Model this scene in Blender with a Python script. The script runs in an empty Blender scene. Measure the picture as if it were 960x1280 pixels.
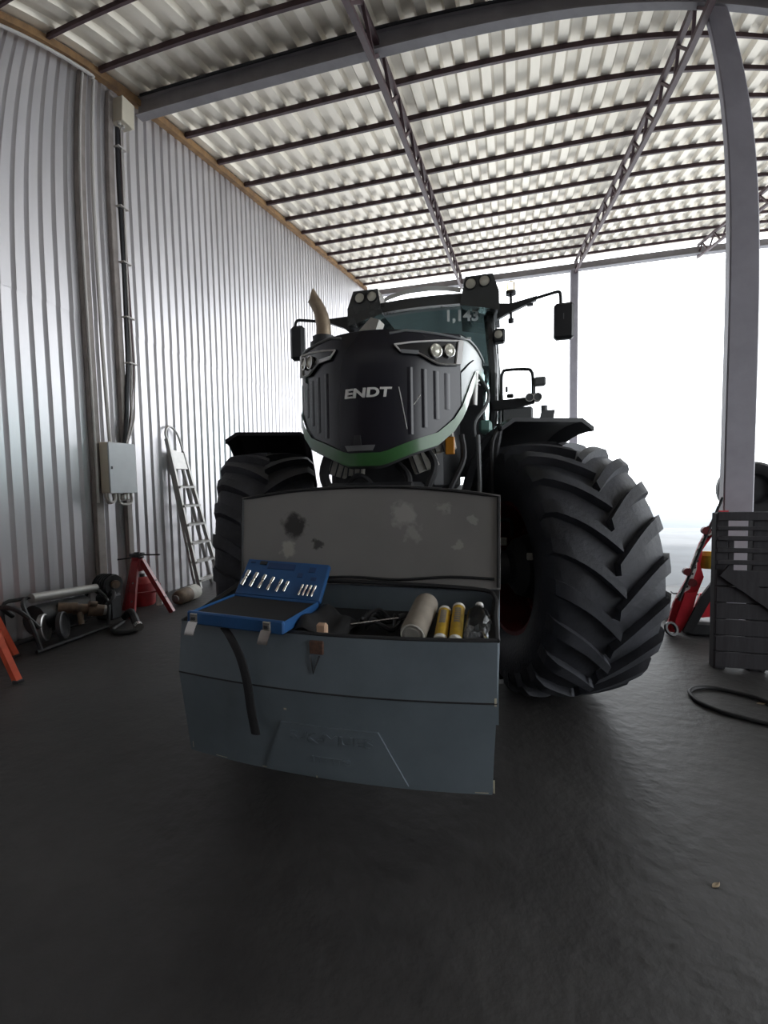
import bpy, math, random
from mathutils import Vector, Matrix
random.seed(7)
SC = bpy.context.scene
COL = SC.collection
R_ = math.radians

# ------------------------------------------------------------------ camera (ultra-wide phone lens with barrel distortion)
cd = bpy.data.cameras.new('camera')
cam = bpy.data.objects.new('camera', cd); COL.objects.link(cam)
CAM = Vector((0, 0, 1.45))
YAW, PITCH, ROLL = -0.26185496, -0.05973808, -0.01823479
fwd = Vector((math.sin(YAW)*math.cos(PITCH), math.cos(YAW)*math.cos(PITCH), math.sin(PITCH)))
rgt = Vector((math.cos(YAW), -math.sin(YAW), 0)); upv = rgt.cross(fwd)
r2 = rgt*math.cos(ROLL) + upv*math.sin(ROLL); u2 = upv*math.cos(ROLL) - rgt*math.sin(ROLL)
m = Matrix((r2, u2, -fwd)).transposed().to_4x4(); m.translation = CAM
cam.matrix_world = m
cd.type = 'PANO'
cd.panorama_type = 'FISHEYE_LENS_POLYNOMIAL'
cd.fisheye_fov = math.pi
cd.sensor_fit = 'HORIZONTAL'; cd.sensor_width = 36; cd.sensor_height = 48
# polynomial of the ray angle over the image radius (millimetres on a 36 x 48 sensor)
PK = (0.0, 1.35094983, 0.29917330, -1.65509982, 1.03263961)
cd.fisheye_polynomial_k0 = 0.0
for i in range(1, 5):
    setattr(cd, 'fisheye_polynomial_k%d' % i, -PK[i] / 30.0**i)
cd.clip_start = 0.05; cd.clip_end = 400
SC.camera = cam

# ------------------------------------------------------------------ world, sun, exposure
SC.view_settings.view_transform = 'Standard'
SC.view_settings.look = 'None'
SC.view_settings.gamma = 1.0
SC.view_settings.use_curve_mapping = False
SC.view_settings.exposure = 0.0
w = bpy.data.worlds.new('hazy_sky'); SC.world = w; w.use_nodes = True
bg = w.node_tree.nodes['Background']
bg.inputs[0].default_value = (.925, .965, 1.0, 1); bg.inputs[1].default_value = 4.3
sd = bpy.data.lights.new('sun', 'SUN'); sd.energy = 2.0; sd.angle = R_(3); sd.color = (1, .95, .87)
sun = bpy.data.objects.new('sun', sd); COL.objects.link(sun)
sun.location = (12, 30, 40)
sun.rotation_euler = Vector((-0.25, -0.5, -1.0)).to_track_quat('-Z', 'Y').to_euler()

# ------------------------------------------------------------------ materials
def mat(name, col, rough=.6, metal=0.0, var=.0, scale=8.0, bump=0.0, bscale=60.0, spec=.5, col2=None, coat=0.0, detail=6.0, stretch=None):
    ma = bpy.data.materials.new(name); ma.use_nodes = True
    nt = ma.node_tree; b = nt.nodes['Principled BSDF']
    b.inputs['Roughness'].default_value = rough; b.inputs['Metallic'].default_value = metal
    b.inputs['Specular IOR Level'].default_value = spec
    if coat: b.inputs['Coat Weight'].default_value = coat; b.inputs['Coat Roughness'].default_value = .12
    c = (*col, 1)
    b.inputs['Base Color'].default_value = c
    if var or col2 or bump:
        tc = nt.nodes.new('ShaderNodeTexCoord'); src = tc.outputs['Object']
        if stretch:
            mp = nt.nodes.new('ShaderNodeMapping'); mp.inputs['Scale'].default_value = stretch
            nt.links.new(src, mp.inputs['Vector']); src = mp.outputs['Vector']
    if var or col2:
        n = nt.nodes.new('ShaderNodeTexNoise'); n.inputs['Scale'].default_value = scale; n.inputs['Detail'].default_value = detail
        n.inputs['Roughness'].default_value = .62
        nt.links.new(src, n.inputs['Vector'])
        rp = nt.nodes.new('ShaderNodeValToRGB'); rp.color_ramp.elements[0].position = .32; rp.color_ramp.elements[1].position = .70
        lo = col2 if col2 else tuple(max(0, x*(1-var)) for x in col); hi = col if col2 else tuple(min(1, x*(1+var)) for x in col)
        rp.color_ramp.elements[0].color = (*lo, 1); rp.color_ramp.elements[1].color = (*hi, 1)
        nt.links.new(n.outputs['Fac'], rp.inputs['Fac']); nt.links.new(rp.outputs['Color'], b.inputs['Base Color'])
        mr = nt.nodes.new('ShaderNodeMapRange'); mr.inputs['To Min'].default_value = max(0, rough-.08); mr.inputs['To Max'].default_value = min(1, rough+.1)
        nt.links.new(n.outputs['Fac'], mr.inputs['Value']); nt.links.new(mr.outputs['Result'], b.inputs['Roughness'])
    if bump:
        n2 = nt.nodes.new('ShaderNodeTexNoise'); n2.inputs['Scale'].default_value = bscale; n2.inputs['Detail'].default_value = 5
        nt.links.new(src, n2.inputs['Vector'])
        bp = nt.nodes.new('ShaderNodeBump'); bp.inputs['Strength'].default_value = bump; bp.inputs['Distance'].default_value = .02
        nt.links.new(n2.outputs['Fac'], bp.inputs['Height']); nt.links.new(bp.outputs['Normal'], b.inputs['Normal'])
    return ma

M = {}
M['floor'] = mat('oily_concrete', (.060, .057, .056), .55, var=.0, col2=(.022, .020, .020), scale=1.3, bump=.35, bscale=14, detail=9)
M['darkwall'] = mat('dark_unseen_wall', (.07, .055, .05), .8, var=.2, scale=3)
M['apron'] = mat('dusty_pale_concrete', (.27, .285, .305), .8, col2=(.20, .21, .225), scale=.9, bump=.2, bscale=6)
M['yard'] = mat('pale_yard', (.185, .205, .23), .85, var=.16, scale=.35, bump=.2, bscale=3)
M['wall'] = mat('galvanised_sheet', (.60, .585, .60), .40, metal=.68, var=.10, scale=1.2, stretch=(1, 1, .25))
M['roof'] = mat('pale_roof_sheet', (.90, .825, .70), .48, metal=.4, var=.12, scale=1.1, stretch=(1, .2, 1))
M['purlin'] = mat('maroon_primer', (.085, .048, .052), .6, var=.25, scale=6)
M['rust'] = mat('rusty_angle', (.42, .24, .10), .8, col2=(.20, .115, .06), scale=5)
M['beam'] = mat('grey_beam', (.30, .28, .285), .55, var=.15, scale=3)
M['column'] = mat('lilac_grey_column', (.36, .345, .39), .5, var=.12, scale=2.5)
M['wallpost'] = mat('brown_post', (.27, .235, .215), .55, var=.2, scale=6)
M['conduit'] = mat('grey_conduit', (.52, .49, .46), .5)
M['cable'] = mat('black_cable', (.02, .02, .024), .45)
M['rubber'] = mat('rubber', (.018, .018, .020), .62, var=.3, scale=10)
M['tyre'] = mat('tyre_rubber_hazed', (.040, .042, .051), .6, var=.35, scale=5, bump=.2, bscale=40)  # bluish lift in the base colour imitates lens flare haze
M['rim'] = mat('dark_red_rim', (.16, .02, .022), .45, var=.35, scale=5)
M['iron'] = mat('dark_iron', (.03, .031, .034), .5, var=.3, scale=8)
M['steel'] = mat('worn_steel', (.45, .44, .43), .35, metal=.9, var=.25, scale=12)
M['chrome'] = mat('chrome', (.85, .84, .80), .18, metal=1.0)
M['grille'] = mat('dark_grille', (.014, .014, .021), .27)
M['gloss_black'] = mat('gloss_black', (.012, .012, .015), .2, coat=.4)
M['graphite'] = mat('graphite_paint', (.055, .06, .062), .28, coat=.5, var=.15, scale=3)
M['green'] = mat('tractor_green', (.030, .125, .030), .32, coat=.5, var=.2, scale=5)
M['strip'] = mat('pale_light_strip', (.72, .70, .68), .3)
M['lamp_lens'] = mat('lamp_lens', (.72, .70, .60), .18, metal=.35)
M['plastic'] = mat('black_plastic', (.022, .023, .026), .42)
M['plastic_grey'] = mat('grey_plastic', (.16, .165, .17), .5)
M['exhaust'] = mat('heat_tan_pipe', (.42, .33, .23), .42, metal=.5, col2=(.25, .19, .14), scale=9)
M['white'] = mat('white_paint', (.78, .77, .74), .5, var=.08, scale=10)
M['numeral'] = mat('pale_numeral', (.75, .82, .80), .5)
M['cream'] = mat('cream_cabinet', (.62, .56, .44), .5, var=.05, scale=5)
M['cabgrey'] = mat('pale_cabinet', (.60, .62, .64), .45, var=.05, scale=5)
M['orange'] = mat('orange_reflector', (.75, .30, .03), .4)
M['boxpaint'] = mat('slate_paint', (.185, .222, .255), .42, var=.0, col2=(.135, .165, .190), scale=2.2, bump=.06, bscale=30)
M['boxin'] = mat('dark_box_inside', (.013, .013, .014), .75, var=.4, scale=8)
M['chip'] = mat('bare_metal_chip', (.55, .50, .38), .5, var=.2, scale=30)
M['blue'] = mat('blue_case', (.018, .085, .235), .45, var=.12, scale=10)
M['bluedark'] = mat('blue_recess_shade', (.014, .05, .15), .5)  # darker copy of the case blue, recess shade put into the colour
M['yellow'] = mat('yellow_label', (.62, .40, .035), .45, col2=(.50, .30, .02), scale=40)
M['filter'] = mat('dusty_filter', (.30, .26, .21), .75, col2=(.20, .17, .14), scale=12)
M['rustlatch'] = mat('rusty_latch', (.17, .085, .055), .8, col2=(.06, .035, .03), scale=60)
M['skinwood'] = mat('raw_wood', (.55, .36, .24), .7, var=.1, scale=20)
M['alu'] = mat('aluminium', (.46, .45, .43), .45, metal=.6, var=.12, scale=8)
M['red'] = mat('red_paint', (.30, .022, .026), .42, var=.25, scale=9)
M['redbright'] = mat('bright_red_paint', (.62, .03, .045), .35, var=.15, scale=6)
M['orangered'] = mat('orange_red_paint', (.70, .10, .04), .5, var=.15, scale=9)
M['crate'] = mat('dark_stained_wood', (.045, .042, .048), .7, col2=(.022, .02, .024), scale=5, stretch=(6, 6, .6))
M['bronze'] = mat('bronze_cast', (.24, .17, .115), .5, metal=.35, col2=(.10, .075, .06), scale=16)
M['dust'] = mat('dusty_white_part', (.55, .53, .48), .7, var=.2, scale=14)
M['mirror_w'] = mat('pale_gloss', (.75, .78, .80), .15, metal=.3)
M['tealtank'] = mat('pale_teal_plastic', (.20, .38, .34), .4)
M['badge'] = mat('badge_glint_white', (.93, .92, .88), .35)  # near-white base colour stands for sun glint on the metal letters
M['leaf'] = mat('dry_leaf', (.35, .27, .17), .8)
M['green_water'] = mat('hood_gloss_green', (.07, .10, .09), .34)

def glass(name, col, rough=.03, alpha=1):
    ma = bpy.data.materials.new(name); ma.use_nodes = True
    b = ma.node_tree.nodes['Principled BSDF']
    b.inputs['Base Color'].default_value = (*col, 1); b.inputs['Roughness'].default_value = rough
    b.inputs['Transmission Weight'].default_value = 1; b.inputs['IOR'].default_value = 1.35
    return ma
M['glass'] = glass('teal_tinted_glass', (.62, .92, .90))
M['clear'] = glass('clear_plastic', (.45, .48, .52), .2)
M['beacon'] = glass('beacon_lens', (.9, .75, .45), .15)

def stain_lid():
    ma = mat('lid_inside_paint', (.135, .132, .130), .6)
    nt = ma.node_tree; b = nt.nodes['Principled BSDF']; N = nt.nodes.new; L = nt.links.new
    tc = N('ShaderNodeTexCoord')
    n = N('ShaderNodeTexNoise'); n.inputs['Scale'].default_value = 3.0; n.inputs['Detail'].default_value = 8
    L(tc.outputs['Object'], n.inputs['Vector'])
    rp = N('ShaderNodeValToRGB'); rp.color_ramp.elements[0].color = (.21, .203, .20, 1); rp.color_ramp.elements[1].color = (.31, .295, .28, 1)
    L(n.outputs['Fac'], rp.inputs['Fac']); cur = rp.outputs['Color']
    n3 = N('ShaderNodeTexNoise'); n3.inputs['Scale'].default_value = 26; n3.inputs['Detail'].default_value = 4
    L(tc.outputs['Object'], n3.inputs['Vector'])
    def blob(cx, cz, r, col, amt):
        nonlocal cur
        mp = N('ShaderNodeMapping'); mp.inputs['Location'].default_value = (-cx, 0, -cz); L(tc.outputs['Object'], mp.inputs['Vector'])
        sx = N('ShaderNodeSeparateXYZ'); L(mp.outputs['Vector'], sx.inputs[0])
        cx_ = N('ShaderNodeCombineXYZ'); L(sx.outputs['X'], cx_.inputs['X']); L(sx.outputs['Z'], cx_.inputs['Z'])
        ln = N('ShaderNodeVectorMath'); ln.operation = 'LENGTH'; L(cx_.outputs[0], ln.inputs[0])
        ad = N('ShaderNodeMath'); ad.operation = 'MULTIPLY_ADD'; ad.inputs[1].default_value = .10; L(n3.outputs['Fac'], ad.inputs[0]); L(ln.outputs['Value'], ad.inputs[2])
        mr = N('ShaderNodeMapRange'); mr.inputs['From Min'].default_value = r+.05; mr.inputs['From Max'].default_value = r*.6+.05
        mr.inputs['To Max'].default_value = amt; L(ad.outputs[0], mr.inputs['Value'])
        mx = N('ShaderNodeMixRGB'); mx.inputs['Color2'].default_value = (*col, 1); L(mr.outputs['Result'], mx.inputs['Fac']); L(cur, mx.inputs['Color1']); cur = mx.outputs[0]
    blob(-.368, .965, .075, (.025, .023, .022), .9)
    blob(-.405, .845, .05, (.55, .52, .46), .6)
    blob(-.235, .88, .03, (.03, .03, .03), .8)
    blob(.22, 1.03, .07, (.58, .56, .53), .5)
    blob(.27, .94, .05, (.5, .48, .46), .45)
    blob(.5, .88, .03, (.5, .48, .44), .5)
    blob(.42, 1.06, .035, (.5, .48, .45), .45)
    blob(.56, 1.0, .02, (.5, .48, .45), .5)
    L(cur, b.inputs['Base Color'])
    return ma
M['lidpaint'] = stain_lid()

# ------------------------------------------------------------------ mesh builder
def catmull(pts, n=6):
    pts = [Vector(p) for p in pts]; out = []
    for i in range(len(pts)-1):
        p0 = pts[max(i-1, 0)]; p1 = pts[i]; p2 = pts[i+1]; p3 = pts[min(i+2, len(pts)-1)]
        for k in range(n):
            t = k/n
            out.append(.5*((2*p1)+(p2-p0)*t+(2*p0-5*p1+4*p2-p3)*t*t+(3*p1-p0-3*p2+p3)*t**3))
    out.append(pts[-1]); return out

class MB:
    def __init__(s): s.v = []; s.f = []
    def add(s, vs, fs):
        o = len(s.v); s.v += [Vector(p) for p in vs]; s.f += [tuple(i+o for i in f) for f in fs]; return s
    def box(s, c, d, rot=None, bev=0.0):
        c = Vector(c); x, y, z = (q/2 for q in d); vs = []; fs = []
        if bev <= 0:
            vs = [Vector((a*x, b*y, e*z)) for a in (-1, 1) for b in (-1, 1) for e in (-1, 1)]
            fs = [(0, 1, 3, 2), (4, 6, 7, 5), (0, 4, 5, 1), (2, 3, 7, 6), (0, 2, 6, 4), (1, 5, 7, 3)]
        else:   # chamfered box
            b_ = bev
            idx = {}
            for a in (-1, 1):
                for b in (-1, 1):
                    for e in (-1, 1):
                        for k in range(3):
                            p = [a*(x-b_), b*(y-b_), e*(z-b_)]; p[k] = (a, b, e)[k]*(x, y, z)[k]
                            idx[(a, b, e, k)] = len(vs); vs.append(Vector(p))
            S = (-1, 1)
            for k in range(3):
                i, j = [q for q in range(3) if q != k]
                for sg in S:
                    loop = []
                    for (u, v_) in ((-1, -1), (1, -1), (1, 1), (-1, 1)):
                        key = [0, 0, 0]; key[k] = sg; key[i] = u; key[j] = v_; loop.append(idx[(*key, k)])
                    fs.append(tuple(loop))
            for k in range(3):           # edges along axis k
                i, j = [q for q in range(3) if q != k]
                for u in S:
                    for v_ in S:
                        def K(sk, face):
                            key = [0, 0, 0]; key[k] = sk; key[i] = u; key[j] = v_; return idx[(*key, face)]
                        fs.append((K(-1, i), K(1, i), K(1, j), K(-1, j)))
            for a in S:
                for b in S:
                    for e in S: fs.append(tuple(idx[(a, b, e, k)] for k in range(3)))
        if rot is not None:
            vs = [rot @ p for p in vs]
        return s.add([p+c for p in vs], fs)
    def bar(s, p0, p1, w, h, upd=(0, 0, 1)):
        p0 = Vector(p0); p1 = Vector(p1); d = (p1-p0); L = d.length; d.normalize()
        u = Vector(upd); sx = d.cross(u)
        if sx.length < 1e-4: sx = d.cross(Vector((1, 0, 0)))
        sx.normalize(); u = sx.cross(d)
        vs = [p+sx*a*w/2+u*b*h/2 for p in (p0, p1) for a, b in ((-1, -1), (1, -1), (1, 1), (-1, 1))]
        return s.add(vs, [(3, 2, 1, 0), (4, 5, 6, 7)]+[(i, (i+1) % 4, 4+(i+1) % 4, 4+i) for i in range(4)])
    def tube(s, pts, r, n=8, cap=True):
        pts = [Vector(p) for p in pts]; rs = r if isinstance(r, (list, tuple)) else [r]*len(pts)
        vs = []; fs = []; nrm = None
        for i, p in enumerate(pts):
            t = (pts[min(i+1, len(pts)-1)]-pts[max(i-1, 0)]).normalized()
            if nrm is None:
                nrm = t.cross(Vector((0, 0, 1)));
                if nrm.length < 1e-3: nrm = t.cross(Vector((1, 0, 0)))
            else: nrm = nrm - t*nrm.dot(t)
            nrm.normalize(); b = t.cross(nrm)
            for k in range(n):
                a = 2*math.pi*k/n; vs.append(p+(nrm*math.cos(a)+b*math.sin(a))*rs[i])
        for i in range(len(pts)-1):
            for k in range(n):
                fs.append((i*n+k, i*n+(k+1) % n, (i+1)*n+(k+1) % n, (i+1)*n+k))
        if cap: fs.append(tuple(range(n))[::-1]); fs.append(tuple(range((len(pts)-1)*n, len(pts)*n)))
        return s.add(vs, fs)
    def lathe(s, prof, c, axis, n=32, ref=None, closed=False):
        c = Vector(c); ax = Vector(axis).normalized()
        e1 = Vector(ref) if ref else ax.cross(Vector((0, 0, 1)))
        if e1.length < 1e-3: e1 = ax.cross(Vector((1, 0, 0)))
        e1 = (e1-ax*e1.dot(ax)).normalized(); e2 = ax.cross(e1)
        vs = []; fs = []; k = len(prof)
        for i in range(n):
            a = 2*math.pi*i/n; d = e1*math.cos(a)+e2*math.sin(a)
            for (wx, r) in prof: vs.append(c+ax*wx+d*r)
        for i in range(n):
            j = (i+1) % n
            for q in range(k if closed else k-1): fs.append((i*k+q, j*k+q, j*k+(q+1) % k, i*k+(q+1) % k))
        return s.add(vs, fs)
    def cyl(s, p0, p1, r0, r1=None, n=16):
        p0 = Vector(p0); p1 = Vector(p1); r1 = r0 if r1 is None else r1; L = (p1-p0).length
        return s.lathe([(0, 1e-4), (0, r0), (L, r1), (L, 1e-4)], p0, p1-p0, n)
    def prism(s, poly, d):
        poly = [Vector(p) for p in poly]; d = Vector(d); n = len(poly)
        return s.add(poly+[p+d for p in poly], [tuple(range(n))[::-1], tuple(range(n, 2*n))]+[(i, (i+1) % n, n+(i+1) % n, n+i) for i in range(n)])
    def grid(s, fn, nu, nv, skip=None):
        vs = [fn(i/nu, j/nv) for i in range(nu+1) for j in range(nv+1)]
        fs = [(i*(nv+1)+j, (i+1)*(nv+1)+j, (i+1)*(nv+1)+j+1, i*(nv+1)+j+1) for i in range(nu) for j in range(nv) if not (skip and skip(i, j))]
        return s.add(vs, fs)
    def mesh(s, name, ma, off=Vector((0, 0, 0)), smooth=0):
        me = bpy.data.meshes.new(name); me.from_pydata([tuple(p-off) for p in s.v], [], s.f); me.update()
        if ma: me.materials.append(M[ma] if isinstance(ma, str) else ma)
        import bmesh
        bm = bmesh.new(); bm.from_mesh(me); bmesh.ops.remove_doubles(bm, verts=bm.verts, dist=1e-5)
        bmesh.ops.recalc_face_normals(bm, faces=bm.faces); bm.to_mesh(me); bm.free()
        if smooth:
            me.polygons.foreach_set('use_smooth', [True]*len(me.polygons))
            me.set_sharp_from_angle(angle=R_(smooth))
        return me
    def build(s, name, ma, parent=None, smooth=35, origin=None):
        off = Vector(origin) if origin is not None else (ROOT.get(parent.name, Vector()) if parent else Vector())
        o = bpy.data.objects.new(name, s.mesh(name, ma, off, smooth)); COL.objects.link(o)
        if parent: o.parent = parent; ROOT[o.name] = off
        else: o.location = off; ROOT[o.name] = off
        return o
ROOT = {}
def tag(o, label=None, cat=None, group=None, kind=None):
    if label: o['label'] = label
    if cat: o['category'] = cat
    if group: o['group'] = group
    if kind: o['kind'] = kind
    return o
def thing(name, label, cat, loc, group=None, kind=None):
    o = bpy.data.objects.new(name, None); COL.objects.link(o); o.location = loc; o.empty_display_size = .1
    ROOT[o.name] = Vector(loc)
    return tag(o, label, cat, group, kind)
def link_copy(name, me, parent, loc=(0, 0, 0), rot=None):
    o = bpy.data.objects.new(name, me); COL.objects.link(o); o.parent = parent; o.location = loc
    if rot is not None: o.rotation_euler = rot
    ROOT[o.name] = ROOT.get(parent.name, Vector())
    return o
def text_mb(txt, size, depth, bold=0.0, shear=0.0):
    c = bpy.data.curves.new('lettering', 'FONT'); c.body = txt; c.size = size; c.extrude = depth/2; c.offset = bold; c.shear = shear
    c.align_x = 'CENTER'; c.align_y = 'CENTER'
    o = bpy.data.objects.new('lettering', c); COL.objects.link(o)
    dg = bpy.context.evaluated_depsgraph_get(); me = bpy.data.meshes.new_from_object(o.evaluated_get(dg))
    b = MB(); b.v = [v.co.copy() for v in me.vertices]; b.f = [tuple(p.vertices) for p in me.polygons]
    bpy.data.objects.remove(o); bpy.data.curves.remove(c); bpy.data.meshes.remove(me)
    return b

# ================================================================== THE SETTING
XW = -4.6
def zroof(y): return 5.60+.164*y
Y0, Y1 = -4.0, 15.25
XR = 9.9
# floor and yard
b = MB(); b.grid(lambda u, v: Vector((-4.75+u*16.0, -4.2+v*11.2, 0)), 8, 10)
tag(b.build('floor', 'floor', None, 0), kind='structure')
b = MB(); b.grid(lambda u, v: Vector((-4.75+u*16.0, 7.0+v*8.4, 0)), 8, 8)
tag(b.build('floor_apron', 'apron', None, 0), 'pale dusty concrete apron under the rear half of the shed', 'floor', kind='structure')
def yardf(u, v):
    x = -60+u*130; y = 15.4+v*22.0; z = -.03
    if v > .60: z -= (v-.60)*22*.35
    return Vector((x, y, z))
b = MB(); b.grid(yardf, 20, 20)
tag(b.build('yard', 'yard', None, 0), 'pale open yard of packed ground beyond the shed opening', 'yard', kind='structure')
b = MB(); b.grid(lambda u, v: Vector((11.25+u*60, -30+v*45.4, -.03)), 10, 10); b.grid(lambda u, v: Vector((-60+u*71.25, -40+v*35.8, -.03)), 10, 10)
tag(b.build('side_yard', 'yard', None, 0), 'pale ground beside the open side of the shed', 'yard', kind='structure')

# corrugated wall: upper and lower course of sheets
PITCH_W = .153
def wall_profile(n):
    pts = []
    for i in range(n):
        y = i*PITCH_W
        pts += [(y, 0), (y+.098, 0), (y+.104, -.030), (y+.122, -.030)]
    pts.append((n*PITCH_W, 0)); return pts
wl = thing('wall_left', 'silvery corrugated metal wall along the shed', 'wall', (XW, 0, 0), kind='structure')
prof = wall_profile(7); SW = 7*PITCH_W
b = MB()
for i in range(len(prof)-1):
    (a, da), (c, dc) = prof[i], prof[i+1]
    b.add([(XW+da, a, 0), (XW+dc, c, 0), (XW+dc, c, 3.42), (XW+da, a, 3.42)], [(0, 1, 2, 3)])
lower = b.mesh('wall_sheet', 'wall', ROOT[wl.name])
nsh = int((Y1-Y0)/SW)+1
for k in range(nsh):
    y = Y0+k*SW+.03
    link_copy('wall_sheet', lower, wl, (0, y, 0))
    b = MB()
    for i in range(len(prof)-1):
        (a, da), (c, dc) = prof[i], prof[i+1]
        b.add([(XW+da+.006, y+a, 3.40), (XW+dc+.006, y+c, 3.40), (XW+dc+.006, y+c, zroof(y+c)+.058), (XW+da+.006, y+a, zroof(y+a)+.058)], [(0, 1, 2, 3)])
    b.build('wall_sheet', 'wall', wl, 0)
# unseen dark wall added on the low side to dim foreground and wall grooves
b = MB(); b.box((2.4, -4.1, 2.45), (14.4, .1, 4.9)); tag(b.build('wall_back_unseen', 'darkwall', None, 0), kind='structure')

# ceiling: corrugated roof sheets, purlins, trusses
ce = thing('ceiling', 'pale corrugated roof on maroon purlins and trusses', 'roof', (0, 0, 5.6), kind='structure')
PR = .30
b = MB(); x0 = -4.8
prf = []
for i in range(4):
    x = i*PR; prf += [(x, .0), (x+.115, .0), (x+.150, .062), (x+.265, .062)]
prf.append((4*PR, 0))
for i in range(len(prf)-1):
    (a, za), (c, zc) = prf[i], prf[i+1]
    b.add([(x0+a, Y0, zroof(Y0)+za), (x0+c, Y0, zroof(Y0)+zc), (x0+c, Y1+.15, zroof(Y1+.15)+zc), (x0+a, Y1+.15, zroof(Y1+.15)+za)], [(0, 1, 2, 3)])
rsheet = b.mesh('roof_sheet', 'roof', ROOT[ce.name])
for k in range(12): link_copy('roof_sheet', rsheet, ce, (k*4*PR, 0, 0))
b = MB(); sl = Vector((0, 1, .164)).normalized(); upn = Vector((0, -.164, 1)).normalized()
cc = Vector((2.6, 0, 5.6))
b.bar((-4.50, 0, 5.6-.034), (9.6, 0, 5.6-.034), .05, .062, upn)
pm = b.mesh('purlin', 'purlin', ROOT[ce.name])
yy = 6.05
ys = [6.05+.79*k for k in range(-12, 12) if -3.8 < 6.05+.79*k < 15.3]
for y in ys: link_copy('purlin', pm, ce, (0, y, .164*y))
def truss(x, ya, yb, name='truss'):
    up = MB(); up.bar((x, ya, zroof(ya)-.135), (x, yb, zroof(yb)-.135), .06, .06)
    t = up.build(name, 'purlin', ce)
    lo = MB(); lo.bar((x, ya, zroof(ya)-.46), (x, yb, zroof(yb)-.46), .065, .055); lo.build('lower_chord', 'purlin', t)
    y = ya; i = 0; wb = None
    while y < yb-.4:
        w1 = MB(); w1.bar((x, y, zroof(y)-.46), (x, y+.40, zroof(y+.4)-.135), .035, .035); w1.build('web_bar', 'purlin', t)
        w2 = MB(); w2.bar((x+.02, y+.40, zroof(y+.4)-.135), (x+.02, y+.79, zroof(y+.79)-.46), .035, .035); w2.build('web_bar', 'purlin', t)
        y += .79
    return t
for x in (-1.37, 1.97, 5.15): truss(x, 1.0, 15.1)
# rusty edge angle on the wall head
b = MB(); b.bar((XW+.045, Y0+.2, zroof(Y0+.2)-.06), (XW+.045, 15.2, zroof(15.2)-.06), .10, .09)
b.build('edge_angle', 'rust', ce)

# main cross beam
bm_ = thing('cross_beam', 'grey steel beam crossing the shed under the roof', 'beam', (-4.5, 5.18, 6.2), kind='structure')
b = MB(); b.box((1.5, 5.18, 6.31), (12.1, .02, .22)); b.build('beam_web', 'beam', bm_)
b = MB(); b.box((1.5, 5.18, 6.205), (12.1, .13, .018)); b.build('beam_flange', 'beam', bm_)
b = MB(); b.box((1.5, 5.18, 6.425), (12.1, .13, .018)); b.build('beam_flange', 'beam', bm_)
b = MB(); b.tube([(-4.45, 5.09, 6.41), (-3, 5.09, 6.40), (-1, 5.09, 6.405), (1.5, 5.09, 6.40), (4, 5.09, 6.41)], .018, 6); b.build('beam_cable', 'cable', bm_)
# columns
cl = thing('steel_column', 'lilac grey square steel column under the cross beam', 'column', (2.14, 5.27, 0), kind='structure')
b = MB(); b.box((2.148, 5.20, 3.10), (.25, .11, 6.19), bev=.012); b.build('column_shaft', 'column', cl)
b = MB(); b.box((2.148, 5.20, .012), (.36, .26, .024)); b.build('base_plate', 'column', cl)
bp_ = thing('end_column', 'slim grey post carrying the beam over the rear opening', 'column', (1.95, 15.1, 0), kind='structure')
b = MB(); b.box((1.95, 15.1, 3.86), (.22, .22, 7.72), bev=.015); b.build('column_shaft', 'column', bp_)
bb = thing('rear_beam', 'grey steel beam over the bright rear opening', 'beam', (0, 15.1, 7.72), kind='structure')
b = MB(); b.box((2.5, 15.1, 7.80), (14.2, .12, .17)); b.build('beam_web', 'beam', bb)
b = MB(); b.box((2.5, 15.1, 7.705), (14.2, .20, .02)); b.build('beam_flange', 'beam', bb)
# posts on the left wall
for nm, ya, yb, zt, col in (('wall_post', 4.22, 4.33, 6.15, 'wallpost'), ('wall_post', 4.66, 4.745, 6.2, 'wallpost')):
    b = MB(); b.box((XW+.035, (ya+yb)/2, zt/2), (.06, yb-ya, zt), bev=.008)
    tag(b.build(nm, col, None, origin=(XW+.035, (ya+yb)/2, 0)), 'brown steel post on the corrugated wall beside the '+('pale conduit' if ya < 4.5 else 'black cables'), 'post', kind='structure')

# ================================================================== THE TRACTOR
TX = -.76
tr = thing('tractor', 'big dark green tractor parked facing out with its wheels turned', 'tractor', (TX, 3.42, 0))
def nose_y(dx): return 2.45+1.2*dx*dx
HW = .55
# U-shaped path around the hood: t<0 right side of the tractor (picture left)
UP = []
ny = 10
HF = .50
def sidex(q): return HF+.06*(1-(1-q)**3)
for i in range(ny): q = 1-i/ny; UP.append((-sidex(q), 2.75+1.40*q**1.3))
for i in range(25):
    dx = -HF+2*HF*i/24
    UP.append((dx, nose_y(dx)))
for i in range(1, ny+1): q = i/ny; UP.append((sidex(q), 2.75+1.40*q**1.3))
def zb(dx, y):       # lower boundary
    a = abs(dx)
    if y <= nose_y(a)+.001 and a <= .501:
        pts = [(0, 1.55), (.10, 1.55), (.25, 1.615), (.38, 1.665), (.46, 1.75), (.502, 1.83)]
        for (p, q), (p2, q2) in zip(pts, pts[1:]):
            if a <= p2: return q+(q2-q)*(a-p)/(p2-p)
    pts = [(2.7, 1.80), (2.75, 1.83), (2.9, 1.95), (3.15, 2.10), (3.5, 2.20), (4.15, 2.31)]
    for (p, q), (p2, q2) in zip(pts, pts[1:]):
        if y <= p2: return q+(q2-q)*max(0, y-p)/(p2-p)
    return 2.31
def zt(dx, y): return 2.30+max(0, y-2.6)*.15
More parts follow.
